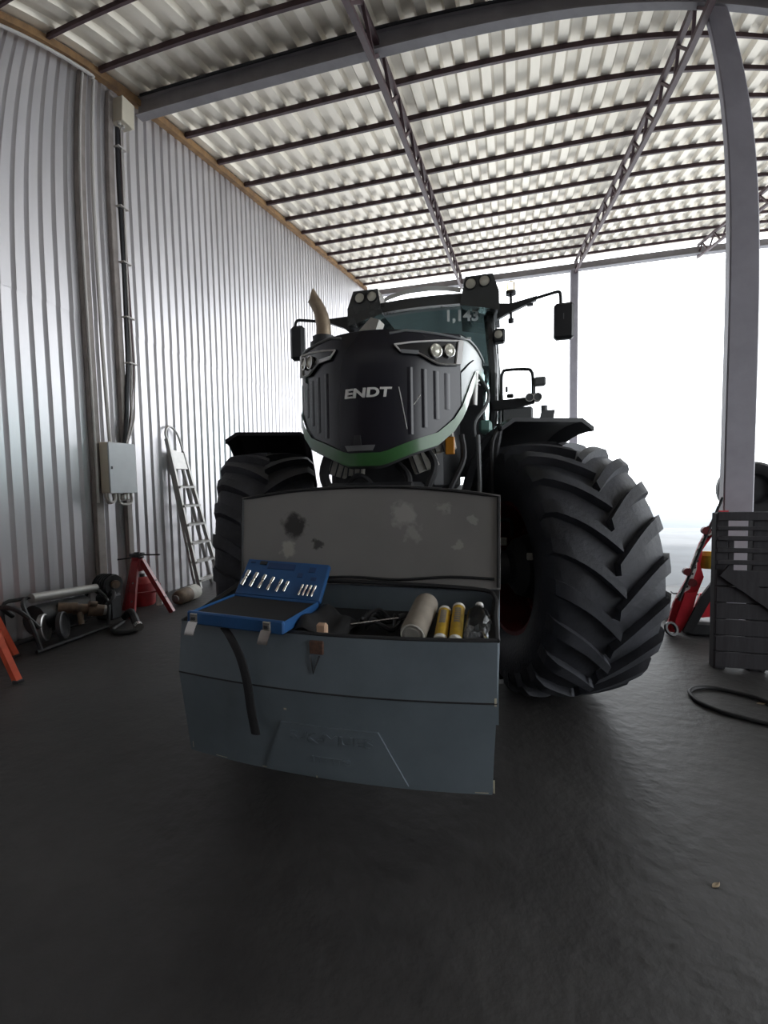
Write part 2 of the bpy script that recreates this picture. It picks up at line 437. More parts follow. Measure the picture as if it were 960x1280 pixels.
def surf(i, z, off=0.0):
    dx, y = UP[i]
    a = UP[max(i-1, 0)]; c = UP[min(i+1, len(UP)-1)]
    nx, nyy = (c[1]-a[1]), -(c[0]-a[0]); l = math.hypot(nx, nyy) or 1
    lean = max(0, z-2.12)**2*1.0           # the top rolls back
    return Vector((TX+dx+off*nx/l, y+off*nyy/l+lean, z))
iF0, iF1 = ny, ny+24
def lipw(dx, y): return .072 if y < 2.8 else .085
def strip(i0, i1, za, zb_, nv, off, skip=None):
    b = MB(); b.grid(lambda u, v: surf(i0+round(u*(i1-i0)), (lambda A, B: A+(B-A)*v)(za(*UP[i0+round(u*(i1-i0))]), zb_(*UP[i0+round(u*(i1-i0))])), off), i1-i0, nv, skip)
    return b
# front mask; two vent windows are left open near the outer edges
def vskip(i, j): return i == 1 and j in (5, 6, 8)
o = strip(iF0, iF1, lambda a, c: zb(a, c)+.05, zt, 14, 0, vskip).build('front_mask', 'grille', tr)
tag(o, 'dark mesh front mask')
o = strip(0, len(UP)-1, zb, lambda a, c: zb(a, c)+lipw(a, c), 2, .012).build('hood_lip', 'green', tr); tag(o, 'green lower edge of the hood')
strip(0, len(UP)-1, lambda a, c: zb(a, c)-.015, lambda a, c: zb(a, c)+.004, 1, -.02).build('hood_seal', 'rubber', tr)
for i0, i1 in ((0, iF0), (iF1, len(UP)-1)):
    o = strip(i0, i1, lambda a, c: zb(a, c)+.07, lambda a, c: (zb(a, c)+.07)*.55+zt(a, c)*.45, 3, .004).build('hood_side_panel', 'green_water', tr)
    strip(i0, i1, lambda a, c: (zb(a, c)+.07)*.53+zt(a, c)*.47, zt, 3, -.006).build('hood_upper_panel', 'green_water', tr)
# hood top
HW = .56
def topf(u, v):
    y = 2.45+(4.15-2.45)*u**1.6
    hw = math.sqrt(max(0, (y-2.45)/1.2)) if y < 2.75 else sidex(((y-2.75)/1.4)**(1/1.3))
    dx = -hw+2*hw*v
    z = zt(dx, y); lean = (z-2.12)**2
    return Vector((TX+dx, y+(lean if u < .99 else 0), z+.045*(1-(2*v-1)**2)*min(1, (y-2.45)/.25)+.002))
b = MB(); b.grid(topf, 26, 18); b.build('hood_top', 'graphite', tr, 60)
b = MB(); b.grid(lambda u, v: Vector((TX-HW+2*HW*u, 4.15, 1.5+v*(zt(0, 4.15)-1.5+.04*(1-(2*u-1)**2)))), 8, 2); b.build('firewall', 'iron', tr)
# headlights
def nsurf(dx, z, off): 
    g = 2*1.2*dx; l = math.hypot(1, g)
    return Vector((TX+dx+off*g/l, nose_y(dx)-off/l+max(0, z-2.12)**2, z))
def plate(poly, off0, off1, nx=10):
    """polygon in (dx,z) laid on the nose surface, cut in vertical slices"""
    xs = sorted(set([p[0] for p in poly]+[poly[0][0]+(poly[len(poly)//2][0]-poly[0][0])*k/nx for k in range(nx+1)]))
    mn, mx = min(p[0] for p in poly), max(p[0] for p in poly); xs = [x for x in xs if mn-1e-6 <= x <= mx+1e-6]
    def span(x):
        z = []
        for k in range(len(poly)):
            (a, za), (c, zc) = poly[k], poly[(k+1) % len(poly)]
            if (a-x)*(c-x) <= 0 and abs(a-c) > 1e-6: z.append(za+(zc-za)*(x-a)/(c-a))
        return min(z), max(z)
    vs = []; fs = []
    for x in xs:
        lo, hi = span(x)
        vs += [nsurf(x, lo, off0), nsurf(x, lo, off1), nsurf(x, hi, off1), nsurf(x, hi, off0)]
    for k in range(len(xs)-1):
        for q in range(4): fs.append((k*4+q, k*4+(q+1) % 4, k*4+4+(q+1) % 4, k*4+4+q))
    fs += [(0, 1, 2, 3), tuple(4*(len(xs)-1)+q for q in range(4))]
    return MB().add(vs, fs)
for s in (-1, 1):
    poly = [(s*.162, 2.212), (s*.50, 2.283), (s*.488, 2.132), (s*.377, 2.112), (s*.278, 2.163), (s*.198, 2.166)]
    hl = plate(poly, -.01, .012, 14).build('headlight', 'gloss_black', tr); tag(hl, 'angular black headlight unit with two round lamps')
    b = MB(); b.tube([nsurf(x, z, .016) for x, z in ((s*.165, 2.207), (s*.25, 2.225), (s*.38, 2.252), (s*.498, 2.277))], .0055, 6); b.build('trim_strip', 'strip', hl)
    b = MB(); b.tube([nsurf(x, z, .016) for x, z in ((s*.165, 2.209), (s*.198, 2.17))], .005, 6); b.build('trim_strip', 'strip', hl)
    b = plate([(s*.192, 2.181), (s*.285, 2.180), (s*.282, 2.158), (s*.200, 2.161)], .010, .020, 6); b.build('indicator', 'plastic_grey' if s > 0 else 'steel', hl)
    b = MB(); b.tube(catmull([nsurf(x, z, .016) for x, z in ((s*.28, 2.168), (s*.33, 2.142), (s*.377, 2.119), (s*.43, 2.122), (s*.488, 2.134))], 3), .006, 6); b.build('trim_strip', 'steel', hl)
    b = plate([(s*.478, 2.272), (s*.503, 2.278), (s*.492, 2.135), (s*.466, 2.131)], .010, .022, 3); b.build('daylight_bar', 'strip', hl)
    for dx, z, r in ((s*.366, 2.188, .034), (s*.432, 2.202, .033)):
        c = nsurf(dx, z, .012); d = (nsurf(dx, z, 1)-nsurf(dx, z, 0)).normalized()
        b = MB(); b.lathe([(0, r*1.12), (.014, r*1.15), (.016, r), (.006, r*.92)], c, d, 24); lm = b.build('lamp_bezel', 'chrome', hl)
        b = MB(); b.lathe([(.004, r*.95), (.012, r*.7), (.016, r*.3), (.017, .0002)], c, d, 24); b.build('lamp_lens', 'lamp_lens', hl)
# vertical air slots on the mask
for s in (-1, 1):
    for k, dx in enumerate((.245, .315, .375, .43)):
        b = MB(); zt_ = 2.09-.005*k; zl = (1.72, 1.76, 1.81, 1.87)[k]
        b.grid(lambda u, v: nsurf(s*(dx+.028*(u-.5)), zl+(zt_-zl)*v, .005*(1-abs(2*u-1))+.001), 4, 6)
        b.build('mask_rib', 'grille', tr)
# lettering
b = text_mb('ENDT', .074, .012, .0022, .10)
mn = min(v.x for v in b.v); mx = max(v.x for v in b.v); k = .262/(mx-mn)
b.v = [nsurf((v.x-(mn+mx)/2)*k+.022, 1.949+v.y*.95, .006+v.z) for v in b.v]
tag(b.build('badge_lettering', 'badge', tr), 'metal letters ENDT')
b = plate([(-.115, 1.665), (.06, 1.665), (.045, 1.635), (-.10, 1.635)], .0, .008, 4); b.build('mask_plate', 'plastic_grey', tr)
b = plate([(-.055, 1.72), (-.02, 1.72), (-.015, 1.665), (-.06, 1.665)], .0, .014, 2); b.build('mask_latch', 'plastic', tr)
for pts in (((.188, 1.98), (.205, 1.88), (.226, 1.75)), ((.295, 1.94), (.262, 1.885))):
    b = MB(); b.tube([nsurf(x, z, .002) for x, z in pts], .0025, 4); b.build('scratch_mark', 'strip', tr)
for s in (-1, 1):
    b = MB(); b.tube([nsurf(s*x, 2.296-.02*(x < .2), .004) for x in (.14, .22, .30, .38, .45, .498)]+[surf(iF1+k if s > 0 else iF0-k, zt(*UP[iF1+k])-.004, .004) for k in (2, 4, 6, 8, 10)], .007, 6); b.build('hood_edge_highlight', 'plastic_grey', tr)  # pale tube marks the hood seam and draws its edge highlight
# camera fin on the hood
b = MB(); b.prism([(TX-.13, 2.66, 2.325), (TX+.02, 2.62, 2.325), (TX+.055, 2.60, 2.395), (TX+.0, 2.62, 2.42), (TX-.06, 2.66, 2.37)], (0, .12, .01))
b.build('hood_fin', 'dust', tr)
# chassis, radiator, engine under the hood
b = MB(); b.box((TX, 4.6, 1.15), (.62, 3.6, .55), bev=.05); b.build('chassis', 'iron', tr)
b = MB(); b.box((TX, 3.45, 1.70), (.74, 1.2, .62), bev=.05); b.build('engine_block', 'iron', tr)
b = MB(); b.box((TX, 2.85, 1.25), (.56, .7, .42), bev=.04); b.build('front_support', 'iron', tr)
for (x, z, wx, wz, ry) in ((-1.03, 1.60, .13, .20, .3), (-.50, 1.60, .16, .15, -.35), (-.38, 1.70, .15, .13, -.2), (-.93, 1.55, .12, .1, .1)):
    f = MB(); rot = Matrix.Rotation(ry, 3, 'Y'); f.box((x, 2.80, z), (wx, .04, wz), rot, bev=.008); pn = f.build('cooler_panel', 'dust', tr)
    for q in (-.33, 0, .33):
        g = MB(); g.bar(Vector((x, 2.776, z))+rot @ Vector((wx*q, 0, -wz*.5)), Vector((x, 2.776, z))+rot @ Vector((wx*q, 0, wz*.5)), .006, .008, (0, 1, 0)); g.build('panel_rib', 'iron', pn)
for pts, r in (([(-.62, 2.66, 1.56), (-.55, 2.60, 1.48), (-.58, 2.60, 1.35), (-.66, 2.6, 1.2)], .022), ([(-.45, 2.66, 1.64), (-.40, 2.62, 1.55), (-.44, 2.60, 1.42), (-.5, 2.6, 1.2)], .022),
               ([(-.27, 2.86, 1.74), (-.255, 2.82, 1.60), (-.31, 2.76, 1.46), (-.38, 2.70, 1.3)], .018), ([(-1.05, 2.7, 1.68), (-1.08, 2.64, 1.52), (-1.02, 2.62, 1.36), (-1.0, 2.6, 1.2)], .03),
               ([(-.92, 2.6, 1.44), (-.85, 2.58, 1.50), (-.78, 2.58, 1.47), (-.72, 2.58, 1.36)], .016), ([(-.18, 3.0, 1.75), (-.17, 2.95, 1.5), (-.17, 2.95, 1.2)], .014),
               ([(-.06, 3.3, 1.82), (-.10, 3.2, 1.7), (-.10, 3.15, 1.45), (-.10, 3.15, 1.2)], .016)):
    b = MB(); b.tube(catmull(pts, 5), r, 8); b.build('hydraulic_hose', 'rubber' if r > .015 else 'plastic_grey', tr)
b = MB(); b.box((-.332, 2.78, 1.672), (.055, .02, .105), bev=.004); b.build('side_reflector', 'orange', tr)
b = MB(); b.cyl((-.225, 3.25, 1.98), (-.215, 3.25, 2.20), .028); b.build('coolant_pipe', 'alu', tr)
b = MB(); b.tube(catmull([(-.20, 3.4, 2.22), (-.13, 3.4, 2.1), (-.14, 3.3, 1.98), (-.21, 3.2, 1.86), (-.21, 3.2, 1.76)], 5), .012, 6); b.build('wire_loom', 'plastic_grey', tr)
b = MB(); b.box((-.17, 3.9, 1.90), (.10, .2, .10), bev=.02); b.build('washer_tank', 'tealtank', tr)
# front linkage carrying the weight box
for s in (-1, 1):
    b = MB(); b.prism([(TX+s*.36-.03, 2.26, .38), (TX+s*.36-.03, 2.26, .74), (TX+s*.33-.03, 2.62, .98), (TX+s*.30-.03, 3.2, 1.05), (TX+s*.30-.03, 3.2, .8), (TX+s*.33-.03, 2.6, .66)], (.06, 0, 0)); b.build('lift_arm', 'iron', tr)
b = MB(); b.tube([(TX, 2.262, .86), (TX, 2.7, 1.1)], .04, 10); b.build('top_link', 'iron', tr)
# front axle
b = MB(); b.tube([(TX-.96, 3.42, .85), (TX-.4, 3.42, .80), (TX, 3.42, .78), (TX+.4, 3.42, .80), (TX+.86, 3.42, .85)], [.12, .13, .17, .13, .12], 12); b.build('front_axle', 'iron', tr)
b = MB(); b.tube([(TX-.9, 6.7, 1.06), (TX+.9, 6.7, 1.06)], .2, 12); b.build('rear_axle', 'iron', tr)
b = MB(); b.tube([(TX-.6, 3.12, .8), (TX+.6, 3.12, .8)], .03, 8); b.build('steering_rod', 'steel', tr)

def wheel(C, steer, R, W, rr, nl, lug_objects=True):
    C = Vector(C); n = Vector((math.cos(steer), math.sin(steer), 0)); h = Vector((math.sin(steer), -math.cos(steer), 0)); zz = Vector((0, 0, 1))
    k = R/.87; lh = .05*k; hw = W/2
    prof = [(-hw*.80, rr), (-hw*.94, rr+.04), (-hw*1.03, rr+(R-rr)*.42), (-hw*.99, R-lh-.075), (-hw*.90, R-lh-.03), (-hw*.5, R-lh-.006), (0, R-lh), (hw*.5, R-lh-.006), (hw*.90, R-lh-.03), (hw*.99, R-lh-.075), (hw*1.03, rr+(R-rr)*.42), (hw*.94, rr+.04), (hw*.80, rr)]
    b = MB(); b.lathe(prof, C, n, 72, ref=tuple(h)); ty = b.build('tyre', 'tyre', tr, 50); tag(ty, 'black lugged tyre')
    def surfp(w_, a, r): return C+n*w_+(h*math.cos(a)+zz*math.sin(a))*r
    def rad(w_):
        a = abs(w_)/hw
        if a < .9: return R-lh-.03*(a/.9)**2
        return R-lh-.03-(a-.9)/.1*.06
    def lug(side, a0):
        vs = []; N = 8
        for i in range(N+1):
            s_ = i/N; w_ = side*hw*(-.04+1.05*s_); a = a0+.33*s_+(.03*math.sin(s_*math.pi)); 
            r0 = rad(w_)-.02; tall = lh*(1-.25*max(0, s_-.85)/.15); wd = (.030+.014*s_)/R*k
            r1 = rad(min(abs(w_), hw*.9))+tall if s_ < .95 else rad(hw*.95)+tall*.8
            vs += [surfp(w_, a-wd*1.35, r0), surfp(w_, a-wd, r1), surfp(w_, a+wd, r1), surfp(w_, a+wd*1.35, r0)]
        fs = [(i*4+q, i*4+(q+1) % 4, i*4+4+(q+1) % 4, i*4+4+q) for i in range(N) for q in range(4)]+[(0, 1, 2, 3), tuple(4*N+q for q in range(4))]
        return vs, fs
    allb = MB()
    for side in (-1, 1):
        for i in range(nl):
            a0 = 2*math.pi*(i+(.5 if side > 0 else 0))/nl
            b = MB(); b.add(*lug(side, a0))
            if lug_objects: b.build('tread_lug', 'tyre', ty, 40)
            else: allb.add(*lug(side, a0))
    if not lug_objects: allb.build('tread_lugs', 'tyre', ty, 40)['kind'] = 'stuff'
    sg = -1 if C.x > TX else 1          # side of the wheel that faces the tractor
    b = MB(); b.lathe([(-hw*.82, rr+.012), (-hw*.82, rr-.02), (-hw*.7, rr-.035), (hw*.7, rr-.035), (hw*.82, rr-.02), (hw*.82, rr+.012)], C, n, 56); rm = b.build('wheel_rim', 'rim', tr, 40); tag(rm, 'dark red wheel rim')
    b = MB(); b.lathe([(-sg*.02, rr-.035), (-sg*.06, rr*.72), (-sg*.03, rr*.5), (-sg*.03, .001)], C, n, 40); b.build('rim_disc', 'rim', rm, 40)
    b = MB(); b.lathe([(sg*.26, .001), (sg*.26, .12), (sg*.20, .2), (sg*.10, .23), (-sg*.14, .20), (-sg*.17, .14), (-sg*.17, .001)], C, n, 28); hb = b.build('hub', 'iron', tr, 35)
    if lug_objects:
        for i in range(10):
            a = 2*math.pi*i/10; p = C+n*(-sg*.03)+(h*math.cos(a)+zz*math.sin(a))*rr*.62
            b = MB(); b.cyl(p, p+n*sg*.06, .022, n=6); b.build('wheel_bolt', 'iron', rm)
        for a, r_, q in ((2.3, .22, .05), (.4, .30, .04)):
            p = C+n*sg*.24+(h*math.cos(a)+zz*math.sin(a))*r_
            b = MB(); b.box(p, (q, q, q*1.1), bev=.006); b.build('valve_block', 'dust', hb)
        b = MB(); b.tube(catmull([C+n*sg*.24+zz*.22, C+n*sg*.30+zz*.34+h*.1, C+n*sg*.34+zz*.30-h*.05, C+n*sg*.40+zz*.1], 4), .012, 6); b.build('brake_hose', 'rubber', hb)
        # fender bracket and fender
        fp = [(-hw*1.0, .985), (-hw*.74, 1.045), (hw*.74, 1.045), (hw*1.0, .985), (hw*1.0, .955), (hw*.72, 1.018), (-hw*.72, 1.018), (-hw*1.0, .955)]
        vs = []; fs = []; NA = 16
        for i in range(NA+1):
            a = R_(86+(176-86)*i/NA)
            vs += [surfp(w_, a, r_*R*1.135) for w_, r_ in fp]
        for i in range(NA):
            for q in range(8): fs.append((i*8+q, i*8+(q+1) % 8, i*8+8+(q+1) % 8, i*8+8+q))
        fs += [tuple(range(8)), tuple(NA*8+q for q in range(8))]
        b = MB().add(vs, fs); fd = b.build('front_fender', 'plastic', tr, 25); tag(fd, 'flat topped black front fender')
        b = MB(); b.tube([C+n*sg*.30+zz*.1-h*.1, C+n*sg*.36+zz*.6-h*.1, C+n*sg*.3+zz*1.0-h*.05], .025, 8); b.build('fender_bracket', 'iron', fd)
wheel((.25, 3.42, .855), R_(23.5), .87, .68, .46, 22)
wheel((-1.87, 3.42, .855), R_(25.5), .87, .68, .46, 22)
wheel((.22, 6.72, 1.065), 0, 1.08, .71, .56, 22, False)
wheel((-1.74, 6.72, 1.065), 0, 1.08, .71, .56, 22, False)
for s in (-1, 1):
    b = MB(); vs = []; fs = []
    for i in range(15):
        a = R_(30+130*i/14)
        for wx, r_ in ((-.42, 1.2), (.42, 1.2), (.42, 1.17), (-.42, 1.17)): vs.append((TX+s*.98+wx, 6.72-r_*math.cos(a), 1.06+r_*math.sin(a)))
    for i in range(14):
        for q in range(4): fs.append((i*4+q, i*4+(q+1) % 4, i*4+4+(q+1) % 4, i*4+4+q))
    b.add(vs, fs+[(0, 1, 2, 3), (56, 57, 58, 59)]); b.build('rear_fender', 'plastic', tr)
# ---- cab
CY = 4.42
def cabp(dx, y, z): return Vector((TX+dx, y, z))
CB = [(-.60, 1.62), (-.655, 2.45), (-.60, 3.06)]
for s in (-1, 1):
    b = MB(); b.tube([cabp(s*.60, CY+.10, 1.6), cabp(s*.64, CY-.02, 2.1), cabp(s*.645, CY-.03, 2.5), cabp(s*.60, CY+.04, 3.06)], [.042, .042, .042, .045], 8); b.build('front_pillar', 'graphite', tr)
    b = MB(); b.tube([cabp(s*.66, 6.05, 1.9), cabp(s*.68, 6.08, 2.4), cabp(s*.62, 6.0, 3.06)], .05, 8); b.build('rear_pillar', 'graphite', tr)
    b = MB(); b.grid(lambda u, v: cabp(s*(.645+.02*math.sin(u*3.14)-.04*max(0, v-.6)), CY+.03+(6.03-CY)*u, 1.85+1.2*v), 8, 6); b.build('side_glass', 'glass', tr, 60)
b = MB(); b.box((TX, 5.25, 1.72), (1.24, 1.6, .32), bev=.04); b.build('cab_floor', 'iron', tr)
def wsf(u, v):
    dx = (-.60+1.2*u); z = 1.75+1.32*v; bow = .12*(1-(2*u-1)**2)
    y = CY+.07-.10*math.sin(v*2.6)-bow
    return cabp(dx*(1.0+.05*math.sin(v*3.1)), y, z)
b = MB(); b.grid(wsf, 12, 10); ws = b.build('windshield', 'glass', tr, 60); tag(ws, 'teal tinted windshield')
b = text_mb('1,143', .115, .002, .004)
ctr = wsf(.88, .905)
mn = min(v.x for v in b.v); mx = max(v.x for v in b.v); k = .275/(mx-mn)
b.v = [Vector((TX+.368+v.x*k, wsf((.368+v.x*k+.6)/1.2, .9).y-.03, 2.965+v.y*k)) for v in b.v]
tag(b.build('windshield_number', 'numeral', ws, 0), 'pale number 1,143')
b = MB(); b.grid(lambda u, v: Vector((TX+.36+.09*u, wsf((.36+.09*u+.6)/1.2, .75).y-.008, 2.70+.075*v)), 2, 1); b.build('windshield_sticker', 'numeral', ws)
b = MB(); b.tube([wsf(.1, .45)+Vector((0, -.01, 0)), wsf(.35, .55)+Vector((0, -.02, 0)), wsf(.62, .62)+Vector((0, -.01, 0))], .01, 6); b.build('wiper', 'plastic', ws)
b = MB(); b.grid(lambda u, v: cabp((-.6+1.2*u), 6.05, 1.95+1.1*v), 4, 4); b.build('rear_glass', 'glass', tr)
# seat, wheel, console inside
b = MB(); b.box((TX, 5.35, 2.10), (.5, .5, .16), bev=.05); b.box((TX, 5.62, 2.48), (.5, .16, .7), bev=.06); b.box((TX, 5.66, 2.93), (.26, .12, .2), bev=.04); b.build('driver_seat', 'plastic', tr)
b = MB(); b.tube([(TX, 4.62, 1.9), (TX, 4.85, 2.35)], .05, 10); b.lathe([(-.015, .19), (.015, .19), (.015, .21), (-.015, .21)], (TX, 4.87, 2.38), (0, .45, .9), 24, closed=True); b.build('steering_wheel', 'plastic', tr)
b = MB(); b.box((TX, 4.55, 2.02), (.7, .2, .3), bev=.05); b.build('dashboard', 'plastic', tr)
# roof
b = MB()
def rooff(u, v):
    dx = -.66+1.32*u; y = CY-.06+(6.2-CY)*v-.10*(1-(2*u-1)**2)*(1-v)
    return cabp(dx, y, 3.14+.10*(1-abs(2*u-1)**3)*(1-(2*v-1)**4))
b.grid(rooff, 14, 10); b.build('cab_roof', 'graphite', tr, 60)
b = MB(); b.grid(lambda u, v: cabp(-.66+1.32*u, CY-.06-.10*(1-(2*u-1)**2)-.01, 3.065+.09*v), 14, 2); b.build('roof_fascia', 'graphite', tr, 60)
b = MB(); b.grid(lambda u, v: cabp(-.66+1.32*u, CY-.06+(6.2-CY)*v-.1*(1-(2*u-1)**2)*(1-v), 3.04), 6, 4); b.build('roof_lining', 'cabgrey', tr)
for s in (-1, 1):
    b = MB(); b.box((TX+s*.66, 5.3, 3.09), (.05, 1.7, .1), bev=.02); b.build('roof_rail', 'graphite', tr)
b = MB(); b.grid(lambda u, v: cabp(-.36+.72*u, CY-.10-.06*(1-(2*u-1)**2)+.03*v, 3.175+.055*v+.03*(1-(2*u-1)**2)), 10, 2); b.build('roof_hatch_visor', 'mirror_w', tr)
# roof light pods
for s in (-1, 1):
    xi, xo = .36, .70
    pod = [(TX+s*(xi+.00), CY-.18, 3.04), (TX+s*xo, CY-.18, 2.96), (TX+s*(xo+.0), CY-.18, 3.12), (TX+s*(xo-.055), CY-.16, 3.285), (TX+s*(xi+.045), CY-.16, 3.285)]
    b = MB(); b.prism(pod, (0, .5, 0)); pd = b.build('light_pod', 'graphite', tr, 20); tag(pd, 'black roof light pod with round lamps')
    for dx, z in ((.455, 3.215), (.575, 3.225)) if s > 0 else ((.46, 3.215), (.58, 3.215)):
        b = MB(); b.lathe([(.0, .055), (.02, .055), (.022, .047), (.012, .044)], (TX+s*dx, CY-.16, z), (0, -1, 0), 22); b.build('pod_lamp_bezel', 'plastic', pd)
        b = MB(); b.lathe([(.012, .046), (.018, .03), (.020, .0005)], (TX+s*dx, CY-.16, z), (0, -1, 0), 22); b.build('pod_lamp', 'lamp_lens', pd)
# side lamp on the pillar
b = MB(); b.box((TX+.70, CY-.04, 2.77), (.10, .10, .12), bev=.015); sl_ = b.build('pillar_lamp', 'plastic', tr)
b = MB(); b.lathe([(0, .035), (.008, .02), (.01, .0005)], (TX+.69, CY-.092, 2.775), (0, -1, 0), 16); b.build('lamp_lens', 'lamp_lens', sl_)
# mirrors
def rbox(c, d, r=.03): 
    b = MB(); b.box(c, d, bev=r); return b
b = MB(); b.prism([(TX+.68, CY-.06, 3.06), (TX+.68, CY-.06, 2.92), (TX+.78, CY-.06, 2.965), (TX+1.02, CY-.06, 3.055), (TX+1.02, CY-.06, 3.085), (TX+.80, CY-.06, 3.045)], (0, .05, 0)); ma_ = b.build('mirror_arm', 'plastic', tr)
b = MB(); b.tube(catmull([(TX+1.0, CY-.035, 3.07), (TX+1.10, CY-.035, 3.09), (TX+1.19, CY-.035, 3.105), (TX+1.215, CY-.035, 3.085), (TX+1.22, CY-.035, 3.0)], 4), .014, 8); b.build('mirror_tube', 'plastic', ma_)
b = MB(); b.box((TX+.965, CY-.035, 3.02), (.05, .04, .012)); b.cyl((TX+.965, CY-.035, 3.02), (TX+.965, CY-.035, 3.06), .008); b.build('arm_stud', 'plastic', ma_)
b = rbox((TX+1.245, CY-.035, 2.845), (.165, .08, .31), .022); mi = b.build('mirror_housing', 'plastic', tr)
b = MB(); b.box((TX+1.245, CY+.008, 2.845), (.14, .008, .28)); b.build('mirror_glass', 'chrome', mi)
b = MB(); b.box((TX+1.24, CY-.077, 2.88), (.006, .004, .05)); b.build('mirror_logo', 'plastic_grey', mi)
b = MB(); b.prism([(TX-.68, CY-.06, 3.06), (TX-.68, CY-.06, 2.90), (TX-.78, CY-.06, 2.99), (TX-.95, CY-.06, 3.06), (TX-.95, CY-.06, 3.095), (TX-.70, CY-.06, 3.10)], (0, .05, 0)); ma_ = b.build('mirror_arm', 'plastic', tr)
b = MB(); b.tube(catmull([(TX-.93, CY-.035, 3.075), (TX-1.05, CY-.035, 3.09), (TX-1.22, CY-.035, 3.12), (TX-1.285, CY-.035, 3.125), (TX-1.31, CY-.035, 3.09), (TX-1.31, CY-.035, 3.02)], 4), .015, 8); b.build('mirror_tube', 'plastic', ma_)
b = rbox((TX-1.285, CY-.035, 2.895), (.155, .09, .345), .03); mi = b.build('mirror_housing', 'plastic', tr)
b = MB(); b.box((TX-1.285, CY+.012, 2.895), (.13, .008, .30)); b.build('mirror_glass', 'chrome', mi)
# beacon
b = MB(); b.cyl((TX+.80, CY-.03, 2.88), (TX+.80, CY-.03, 3.14), .012); b.cyl((TX+.80, CY-.03, 3.13), (TX+.80, CY-.03, 3.16), .045); b.cyl((TX+.80, CY-.03, 2.885), (TX+.80, CY-.03, 2.92), .025); bc = b.build('beacon_mount', 'plastic', tr)
b = MB(); b.lathe([(0, .036), (.07, .034), (.085, .02), (.088, .0005)], (TX+.80, CY-.03, 3.16), (0, 0, 1), 18); b.build('beacon_lens', 'beacon', bc)
# handrail, work lamps and step box beside the cab
b = MB(); b.tube(catmull([(-.045, CY-.08, 2.13), (-.045, CY-.08, 2.36), (-.035, CY-.08, 2.43), (.0, CY-.08, 2.455), (.17, CY-.08, 2.45), (.21, CY-.08, 2.43), (.225, CY-.08, 2.37), (.225, CY-.08, 2.15)], 4), .014, 8); b.build('handrail', 'plastic', tr)
b = MB(); b.prism([(-.12, CY-.1, 2.10), (-.12, CY-.1, 2.185), (.15, CY-.1, 2.20), (.24, CY-.1, 2.19), (.24, CY-.1, 2.15), (.1, CY-.1, 2.12)], (0, .08, 0)); b.build('lamp_bracket', 'plastic', tr)
for x in (.195, .262):
    b = MB(); b.cyl((x, CY-.06, 2.19), (x, CY-.14, 2.19), .034, .038, 18); l_ = b.build('work_lamp', 'plastic_grey', tr)
    b = MB(); b.lathe([(0, .036), (.006, .037), (.007, .031)], (x, CY-.141, 2.19), (0, -1, 0), 20); b.build('lamp_ring', 'strip', l_)
b = rbox((.285, CY-.07, 2.335), (.10, .08, .075), .012); b.build('work_lamp', 'plastic_grey', tr)
b = MB(); b.cyl((.235, CY-.07, 2.2), (.235, CY-.07, 2.31), .016); b.build('lamp_stem', 'plastic', tr)
b = rbox((.03, CY-.07, 2.225), (.06, .05, .035), .01); b.build('marker_lamp', 'plastic', tr)
b = rbox((.0, CY-.07, 2.285), (.022, .03, .05), .006); b.build('marker_lamp', 'plastic', tr)
b = rbox((.09, CY+.1, 2.04), (.28, .35, .17), .02); b.build('tool_locker', 'plastic_grey', tr)
b = MB(); b.prism([(.28, CY+.05, 1.96), (.40, CY+.05, 1.96), (.425, CY+.05, 2.10), (.31, CY+.05, 2.10)], (0, .12, 0)); b.cyl((.335, CY+.1, 2.1), (.335, CY+.1, 2.15), .03); b.build('filler_neck', 'plastic_grey', tr)
b = MB(); b.box((.18, CY+.25, 1.55), (.55, .5, .82), bev=.05); b.build('fuel_tank', 'plastic', tr)
for z in (.5, .85):
    b = MB(); b.box((.22, CY+.45, z), (.4, .3, .03)); b.build('cab_step', 'iron', tr)
b = MB(); b.box((.03, CY+.45, .85), (.03, .25, .75)); b.box((.41, CY+.45, .85), (.03, .25, .75)); b.build('step_frame', 'iron', tr)
# exhaust stack
b = MB(); b.cyl((-1.43, 3.55, 1.9), (-1.43, 3.55, 2.60), .11, n=20); b.build('silencer', 'plastic', tr)
b = MB(); b.lathe([(0, .085), (.06, .088), (.065, .07), (.065, .001)], (-1.43, 3.55, 2.59), (0, 0, 1), 22); b.build('exhaust_collar', 'iron', tr)
pts = catmull([(-1.43, 3.55, 2.63), (-1.432, 3.55, 2.75), (-1.455, 3.54, 2.86), (-1.51, 3.52, 2.965)], 5)
b = MB(); b.tube(pts, [.064-.016*i/(len(pts)-1) for i in range(len(pts))], 18, cap=False)
tn = (pts[-1]-pts[-2]).normalized(); pp = Vector((-.88, 0, -.47)); pp = (pp-tn*pp.dot(tn)).normalized()
for i in range(len(b.v)-18, len(b.v)): b.v[i] = b.v[i]-tn*(b.v[i]-pts[-1]).dot(pp)*1.0
ring = [v.copy() for v in b.v[-18:]]
ex = b.build('exhaust_pipe', 'exhaust', tr, 60); tag(ex, 'tan heat stained exhaust pipe bending outward')
b = MB(); b.add([v.lerp(pts[-1], .06)+pp*.002 for v in ring], [tuple(range(18))]); b.build('exhaust_mouth', 'rubber', ex)

